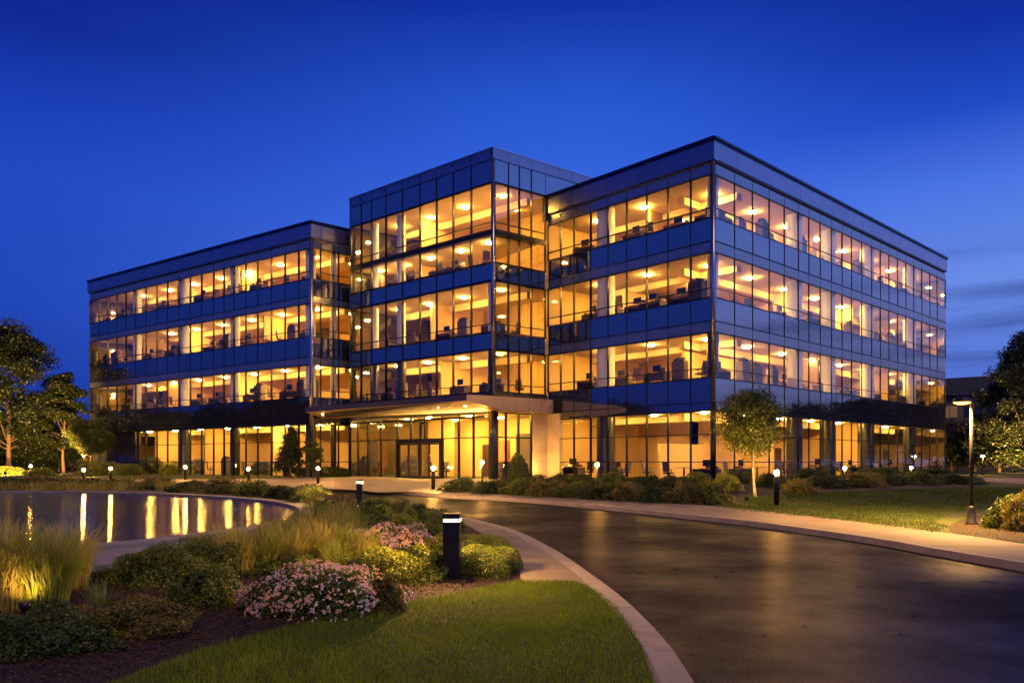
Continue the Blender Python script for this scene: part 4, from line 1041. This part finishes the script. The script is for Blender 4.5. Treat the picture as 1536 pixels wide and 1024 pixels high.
nearp=[(p.x,p.y) for p in near]
lawn_blades('grass',nearp,230000,.045,.006,1,'short green grass of the near lawn',(-5.5,2.2,4.0,13.5),1.3)
rl=pxpoly([(1085,763),(1215,776),(1401,799),(1425,790),(1400,783),(1430,769),(1490,761),(1600,758),(1700,740),(1600,731),(1470,731),(1250,738),(1130,745),(1105,757)],LAND)
rlp=[(p.x,p.y) for p in rl]
lawn_blades('grass',rlp,200000,.06,.011,2,'short green grass of the right lawn',(4,30,14,44),1.0)
# mulch chips
def chips(poly,n,seed,lim,label):
    r=np.random.default_rng(seed); x0,x1,y0,y1=lim; X=r.uniform(x0,x1,n); Y=r.uniform(y0,y1,n); k=in_poly(X,Y,poly); X=X[k];Y=Y[k]
    C=np.stack([X,Y,np.array([terr(a,b) for a,b in zip(X,Y)])+LAND+r.uniform(.004,.03,len(X))],1); n=len(C)
    a=r.normal(size=(n,3)); a[:,2]*=.35; a/=np.linalg.norm(a,axis=1)[:,None]; b=np.cross(a,[0,0,1.]); b+=r.normal(0,.3,b.shape)
    s=r.uniform(.02,.055,n)[:,None]; V=np.stack([C-a*s*.5,C+b*s*.16,C+a*s*.5,C-b*s*.16],1).reshape(-1,3)
    o=np_mesh('mulch',V,4,mCHIP); tag(o,label,'mulch',kind='stuff')
bedp=pxpoly([(-60,1060),(100,1036),(170,1018),(300,970),(450,931),(600,901),(700,882),(775,868),(760,855),(600,860),(420,840),(200,850),(100,870),(-60,900)],LAND)
chips([(p.x,p.y) for p in bedp],60000,5,(-6,1,5,12.5),'reddish brown bark mulch in the front bed')
chips([(p.x,p.y) for p in mu],16000,6,(8,17,14,20),'dark bark mulch round the street lamp')
# uplights
gq=G(30,903,LAND); uplight(38,922,gq+Vector((0,.5,1.2)),2.0,'small glowing ground light inside the tall left grass',120,sc=.7)
uplight(0,0,Vector(fRL.P(fRL.t(822),0,3.0)),75,'small black spotlight in the hedge washing the stone wall',130,sc=2,g=Vector(fRL.P(fRL.t(834),2.3,.55)))
for px,py,pw_,lb_ in ((468,866,1.6,'small added ground light low in the grasses behind the flower bush'),(522,818,2.6,'small added ground light low in the grasses left of the far flowers'),(380,852,2.0,'small added ground light between the pond coping and the flower bush'),(650,806,3.0,'small added ground light by the pavement bend above the large bollard'),(150,905,1.6,'small added ground light right of the tall left grass')):
    q=G(px,py,LAND); uplight(px,py,q+Vector((.1,.9,.9)),pw_,lb_,150,sc=.55)  # unseen fill lights added to brighten the bed plants
# ------------------------------------------------------------------ trees
def tree(name,px,py,topy,wpx,seed,m,nleaf,leaf,label,bark=mBARK,trunk=.16,crown_from=.3,group=None,depth=None,shape='round',lean=0,X=None,nclump=None):
    if X is None: g=G(px,py,LAND-.02); s=F/g.y; H=(py-topy)/s; R=wpx/2/s
    else: g=Vector(X[:3]); H,R=X[3],X[4]
    e=empty(name,g); r=np.random.default_rng(seed); pr=random.Random(seed)
    K=nclump or 60; zc0=H*crown_from; ctr=(zc0+H)/2; hz=(H-zc0)/2
    d=r.normal(size=(K,3)); d/=np.linalg.norm(d,axis=1)[:,None]; rad=r.uniform(.25,1,K)**.5
    if shape=='upright':
        zz=r.uniform(0,1,K)**.9; t=r.uniform(0,6.28,K); env=np.interp(zz,[0,.12,.35,.6,.85,1],[.45,.95,1,.72,.38,.1])*(1+.25*np.sin(t*3+seed)); rr=R*env*r.uniform(.15,1,K)**.6; C=np.stack([rr*np.cos(t),rr*np.sin(t),zc0+zz*(H-zc0)*.96],1)
    elif shape=='round': C=d*rad[:,None]*np.array([R,R,hz])*.86+np.array([0,0,ctr])
    else:
        zz=r.uniform(0,1,K)**.8; t=r.uniform(0,6.28,K); rr=R*(1-zz)**.8*r.uniform(.4,1,K); C=np.stack([rr*np.cos(t),rr*np.sin(t),zc0+zz*(H-zc0)],1)
    C[:,0]+=lean*(C[:,2]/H)
    cr=R*.30*r.uniform(.6,1.3,K) if shape=='round' else R*(.22 if shape=='cone' else .20)*r.uniform(.6,1.4,K)
    wts=cr**2/np.sum(cr**2); cnt=np.maximum(5,(wts*nleaf).astype(int)); P=[]
    for c,q,n in zip(C,cr,cnt):
        dd=r.normal(size=(n,3)); dd/=np.linalg.norm(dd,axis=1)[:,None]; P.append(c+dd*q*(r.uniform(0,1,n)**.45)[:,None]*np.array([1.15,1.15,.75]))
    P=np.concatenate(P); np_mesh('crown',leaf_quads(P,np.full(len(P),leaf),.1,r),4,m,e)
    mb=MB(); n=7; zt=H*(.85 if shape!='round' else .72); bend=pr.uniform(-.03,.03)*H
    pts=[(lean*(i/(n-1))*zt/H+bend*math.sin(i*1.1)*.5,bend*.3*math.sin(i*.8+1),zt*i/(n-1)) for i in range(n)]
    mb.tube(pts,[trunk*(1.25 if i==0 else 1)*(1-.8*i/(n-1)) for i in range(n)],10)
    def tp(z): 
        f=min(.999,max(0,z/zt))*(n-1); i=int(f); return Vector(pts[i]).lerp(Vector(pts[i+1]),f-i)
    order=list(range(K)); pr.shuffle(order)
    for k in order[:min(K,26)]:
        c=Vector(C[k]); z0=max(zc0*.8,min(zt*.95,c.z-Vector((c.x,c.y,0)).length*pr.uniform(.5,.9))); a=tp(z0); mid=a.lerp(c,.5)+Vector((pr.uniform(-.1,.1),pr.uniform(-.1,.1),-.06))*R*.6
        w=trunk*.34*(1-.5*z0/H); mb.tube([a,mid,c],[w,w*.6,w*.2],6,cap=False)
    mb.build('trunk',bark,e); tag(e,label,'tree',group); return e,g,H,R
e,g,H,R=tree('ornamental_tree',1133,745,581,106,601,mLF_ORN,25000,.085,'young round-headed tree with a pale slim trunk before the right wing',mBARKL,.055,.36,nclump=120,lean=-.2)
uplight(1120,752,g+Vector((0,-.1,H*.55)),300,'ground uplight at the foot of the young round-headed tree',95)
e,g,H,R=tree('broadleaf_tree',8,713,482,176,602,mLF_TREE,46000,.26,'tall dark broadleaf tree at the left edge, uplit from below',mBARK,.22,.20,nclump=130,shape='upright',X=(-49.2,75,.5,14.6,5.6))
uplight(8,713,g+Vector((0,0,H*.40)),7000,'ground uplight below the tall left tree',85,sc=1.5); uplight(40,712,g+Vector((2.2,0,H*.45)),900,'ground uplight right of the tall left tree',70,sc=1.5)
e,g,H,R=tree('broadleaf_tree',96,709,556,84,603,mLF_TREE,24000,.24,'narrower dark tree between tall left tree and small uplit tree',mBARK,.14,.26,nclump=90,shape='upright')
uplight(88,712,g+Vector((0,0,H*.5)),2800,'ground uplight below the narrower left tree',62,sc=1.5)
e,g,H,R=tree('ornamental_tree',137,711,621,66,604,mLF_ORN,16000,.14,'small uplit tree in front of the left end of the building',mBARKL,.08,.32,nclump=60)
uplight(137,716,g+Vector((0,0,H*.6)),420,'ground uplight below the small left tree',100,sc=1.3)
tree('broadleaf_tree',60,708,560,120,605,mLF_TREE,12000,.28,'dark far tree behind the tall left tree',mBARK,.14,.2,nclump=70,X=(-62,88,.5,8,5.5))
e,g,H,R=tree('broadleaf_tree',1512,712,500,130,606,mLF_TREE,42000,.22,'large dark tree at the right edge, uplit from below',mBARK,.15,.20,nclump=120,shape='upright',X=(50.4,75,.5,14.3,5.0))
uplight(1522,710,g+Vector((-.8,0,H*.35)),3600,'ground uplight below the large right tree',100,sc=1.5)
tree('broadleaf_tree',1437,706,622,66,607,mLF_TREE,9000,.16,'dim small tree behind the street lamp beyond the right wing',mBARK,.08,.25,nclump=60)
tree('conifer',436,716,640,54,608,mLF_CON,12000,.13,'dark conical conifer in front of the left wing windows',mBARK,.08,.06,shape='cone',nclump=120)
tree('young_tree',470,716,652,34,609,mLF_DARK,3500,.11,'slim sparse young tree right of the dark conifer',mBARK,.04,.12,nclump=40)
# far trees beyond the frame that the glass mirrors, and the background belt
far=[(60,46,8,5),(62,54,8,5),(64,61,8.8,5),(68,68,9.8,5.5),(73,75,11.5,6),(79,83,12.8,6.5),(88,90,13.2,6.5),(98,97,13.4,7),(-62,40,10.6,6.5),(-62,47,11.2,6.5),(-61,54,10.4,6.5),(-62,61,9,6),(-62,68,8.2,6),(-64,76,8.0,6.5),(-66,85,8.2,7)]
T0=None
for i,(x,y,h,r_) in enumerate(far):
    if T0 is None:
        T0,_,_,_=tree('broadleaf_tree',0,0,0,0,700,mLF_TREE,9000,.34,'dark park tree',mBARK,.16,.03,nclump=85,X=(x,y,.5,9,4.4)); o=T0
    else: o=dup(T0,(x,y,.5),i*1.3,(r_/4.4,r_/4.4,h/9))
    tag(o,f"dark low-crowned park tree {'right' if x>0 else 'left'} of the grounds, {ordw(i if x>0 else i-8)} from the road",'tree','dark park trees around the grounds')
bt=[(10,.5,80,4.2),(48,.5,78,4.6),(88,.5,82,4.4),(124,.5,86,4.8),(1450,.5,100,5),(1500,.5,78,6.5),(1540,.5,74,6),(1462,.5,84,5.5),(1428,.5,86,4.5),(108,.5,92,6.5),(40,.5,96,7.5),(-20,.5,90,8),(70,.5,84,5)]
for i,(px,z,Y,h) in enumerate(bt):
    o=dup(T0,((px-CX)/F*Y,Y,z),i*2.1,(h/9*1.2,h/9*1.2,h/9)); tag(o,f"dim background tree {'beyond the right path' if px>700 else 'behind the left trees'}, {['low one by the left edge','low one beyond the big trunk','low one beyond the post lamp','low one at the building end','low one before the brown block','nearest the edge','at the frame edge','third','beside the building end','beside the building end','second','cut by the edge','in the middle'][i]}",'tree','dim background trees')
# topiary
e=make_shrub(1,1,1,7000,.07,mLF_DARK,801,.25,'topiary_bush'); g=G(777,733,LAND); s=F/g.y
e.location=(g.x,g.y,g.z-.1); e.scale=(21/s,21/s,57/s); tag(e,'round clipped dark bush in front of the lobby side glass','shrub')
# ------------------------------------------------------------------ background building
bb=empty('background_building'); tag(bb,'dim brown office block with window bands and a shallow curved roof at far right','building')
mBB=mat('brown_brick',(.10,.07,.06),.8,(.13,.09,.07),.5); mBW=mat('dim_window',(.02,.025,.04),.08,ior=1.7); mBR=mat('dark_roof_edge',(.02,.022,.03),.5); mBWL=mat('dim_window_lit',(.1,.06,.03),.3,emit=(1,.5,.2),estr=.12)
bx0,bx1,by=58.0,104.0,112.0
w=MB(); w.box(bx0,bx1,by,by+18,.3,11.2); w.build('wall',mBB,bb)
rm=MB(); n=16
for i in range(n):
    x0=bx0-1+(bx1-bx0+2)*i/n; x1=bx0-1+(bx1-bx0+2)*(i+1)/n; f=lambda x: 12.7+1.6*math.sin(math.pi*min(1,max(0,(x-bx0+8)/(bx1-bx0+12))))
    rm.hexa([(x0,by-1,11.3),(x1,by-1,11.3),(x1,by+18,11.3),(x0,by+18,11.3)],[(x0,by-1,f(x0)),(x1,by-1,f(x1)),(x1,by+18,f(x1)),(x0,by+18,f(x0))])
rm.build('roof',mBR,bb); rm=MB(); rm.box(bx0+14,bx0+14.5,by+3,by+3.5,14,15); rm.build('roof_vent',mBR,bb)
for fz in (1.6,4.9,8.1):
    for i in range(13):
        x0=bx0+1.2+i*3.4; w=MB(); w.box(x0,x0+2.5,by-.06,by+.05,fz,fz+1.7,0)
        for q in (x0,x0+1.22,x0+2.43): w.box(q,q+.07,by-.1,by-.055,fz,fz+1.7,1)
        w.build('window',[mBWL if (i*7+int(fz))%5==0 else mBW,mBR],bb)
# ------------------------------------------------------------------ sky
W_=bpy.data.worlds.new('World'); S.world=W_; W_.use_nodes=True; nt=W_.node_tree; N=nt.nodes; L=nt.links
bg=N['Background']; tc=N.new('ShaderNodeTexCoord'); sp=N.new('ShaderNodeSeparateXYZ'); L.new(tc.outputs['Generated'],sp.inputs[0])
def math_(op,a=None,b=None,c=None):
    m=N.new('ShaderNodeMath'); m.operation=op
    for i,v_ in enumerate((a,b,c)):
        if v_ is None: continue
        if isinstance(v_,(int,float)): m.inputs[i].default_value=v_
        else: L.new(v_,m.inputs[i])
    return m.outputs[0]
def ramp(sock,els):
    r=N.new('ShaderNodeValToRGB'); r.color_ramp.interpolation='B_SPLINE' if False else 'LINEAR'
    e=r.color_ramp.elements; e[0].position,e[0].color=els[0][0],(*els[0][1],1); e[1].position,e[1].color=els[-1][0],(*els[-1][1],1)
    for p,c in els[1:-1]: q=e.new(p); q.color=(*c,1)
    L.new(sock,r.inputs[0]); return r.outputs[0]
zup=math_('MAXIMUM',sp.outputs[2],0.0)
# dark side (left, away from the afterglow) and bright side (right)
dark=ramp(zup,[(0,srgb(20,45,140)),(.09,srgb(24,58,165)),(.18,srgb(29,70,184)),(.3,srgb(31,73,192)),(.37,srgb(24,60,180)),(.44,srgb(13,38,146)),(.52,srgb(10,32,135)),(.65,srgb(6,22,115)),(1,srgb(4,12,90))])
mid=ramp(zup,[(0,srgb(50,80,180)),(.1,srgb(74,108,212)),(.2,srgb(84,124,228)),(.3,srgb(62,108,226)),(.37,srgb(48,95,216)),(.43,srgb(37,86,205)),(.51,srgb(18,51,167)),(.65,srgb(10,30,130)),(1,srgb(4,12,95))])
mid2=ramp(zup,[(0,srgb(60,88,185)),(.1,srgb(84,116,212)),(.2,srgb(104,140,230)),(.3,srgb(72,115,226)),(.37,srgb(28,74,196)),(.44,srgb(16,47,162)),(.51,srgb(12,38,145)),(.65,srgb(9,28,125)),(1,srgb(4,12,95))])
glow=ramp(zup,[(0,(.42,.42,.80)),(.08,(.40,.46,1.05)),(.2,(.30,.42,1.25)),(.34,(.15,.33,1.3)),(.5,(.07,.18,.80)),(.75,(.02,.05,.35)),(1,(.004,.012,.17))])
hl=math_('SQRT',math_('ADD',math_('MULTIPLY',sp.outputs[0],sp.outputs[0]),math_('MULTIPLY',sp.outputs[1],sp.outputs[1])))
sx=math_('DIVIDE',sp.outputs[0],math_('MAXIMUM',hl,.001))
def sstep(lo,hi):
    m=N.new('ShaderNodeMapRange'); m.interpolation_type='SMOOTHSTEP'; m.inputs['From Min'].default_value=lo; m.inputs['From Max'].default_value=hi; L.new(sx,m.inputs['Value']); return m.outputs[0]
def mixc(f,a,b):
    m=N.new('ShaderNodeMix'); m.data_type='RGBA'; L.new(f,m.inputs['Factor']); L.new(a,m.inputs[6]); L.new(b,m.inputs[7]); return m.outputs[2]
c1=mixc(sstep(.08,.56),mixc(sstep(-.62,.1),dark,mid),mid2); c2=mixc(sstep(.56,.95),c1,glow)
# thin cloud bars low on the right
mp=N.new('ShaderNodeMapping'); mp.inputs['Scale'].default_value=(2.2,2.2,26); L.new(tc.outputs['Generated'],mp.inputs['Vector'])
nz=N.new('ShaderNodeTexNoise'); nz.inputs['Scale'].default_value=1.6; nz.inputs['Detail'].default_value=5; L.new(mp.outputs[0],nz.inputs['Vector'])
cm=N.new('ShaderNodeMapRange'); cm.inputs['From Min'].default_value=.42; cm.inputs['From Max'].default_value=.66; L.new(nz.outputs['Fac'],cm.inputs['Value'])
low=N.new('ShaderNodeMapRange'); low.interpolation_type='SMOOTHSTEP'; low.inputs['From Min'].default_value=.27; low.inputs['From Max'].default_value=.17; L.new(zup,low.inputs['Value'])
cf_=math_('MULTIPLY',math_('MULTIPLY',cm.outputs[0],low.outputs[0]),math_('ADD',math_('MULTIPLY',sstep(.2,.55),.45),.08))
cc=N.new('ShaderNodeRGB'); cc.outputs[0].default_value=(*srgb(26,44,118),1)
c3=mixc(cf_,c2,cc.outputs[0])
# physical twilight sky added faintly, sun low on the right
sky=N.new('ShaderNodeTexSky'); sky.sky_type='NISHITA'; sky.sun_disc=False; sky.sun_elevation=math.radians(-3); sky.sun_rotation=math.radians(85)
ad=N.new('ShaderNodeMix'); ad.data_type='RGBA'; ad.blend_type='ADD'; ad.inputs['Factor'].default_value=.02; L.new(c3,ad.inputs[6]); L.new(sky.outputs[0],ad.inputs[7])
L.new(ad.outputs[2],bg.inputs['Color']); bg.inputs['Strength'].default_value=1.0
sl=bpy.data.lights.new('Sun','SUN'); sl.energy=1.35; sl.angle=math.radians(30); sl.color=(1,.60,.22); so=bpy.data.objects.new('Sun',sl); COL.objects.link(so)  # warm fill added for lawn and paving; no sun is up at dusk
so.rotation_euler=Vector((-.25,.62,-.75)).to_track_quat('-Z','Y').to_euler()
# ------------------------------------------------------------------ camera
cd=bpy.data.cameras.new('Camera'); cam=bpy.data.objects.new('Camera',cd); COL.objects.link(cam); S.camera=cam
cam.location=(0,0,HC); cam.rotation_euler=(math.pi/2,0,0); cd.sensor_width=36; cd.lens=F/1536*36; cd.shift_y=(HOR-512)/1536; cd.clip_end=2000; cd.clip_start=.1
S.render.engine='CYCLES'; S.view_settings.view_transform='Standard'; S.view_settings.look='None'; S.view_settings.exposure=0; S.view_settings.gamma=1
c=S.cycles; c.max_bounces=8; c.diffuse_bounces=3; c.glossy_bounces=3; c.transparent_max_bounces=16; c.sample_clamp_indirect=4; c.caustics_reflective=False; c.caustics_refractive=False
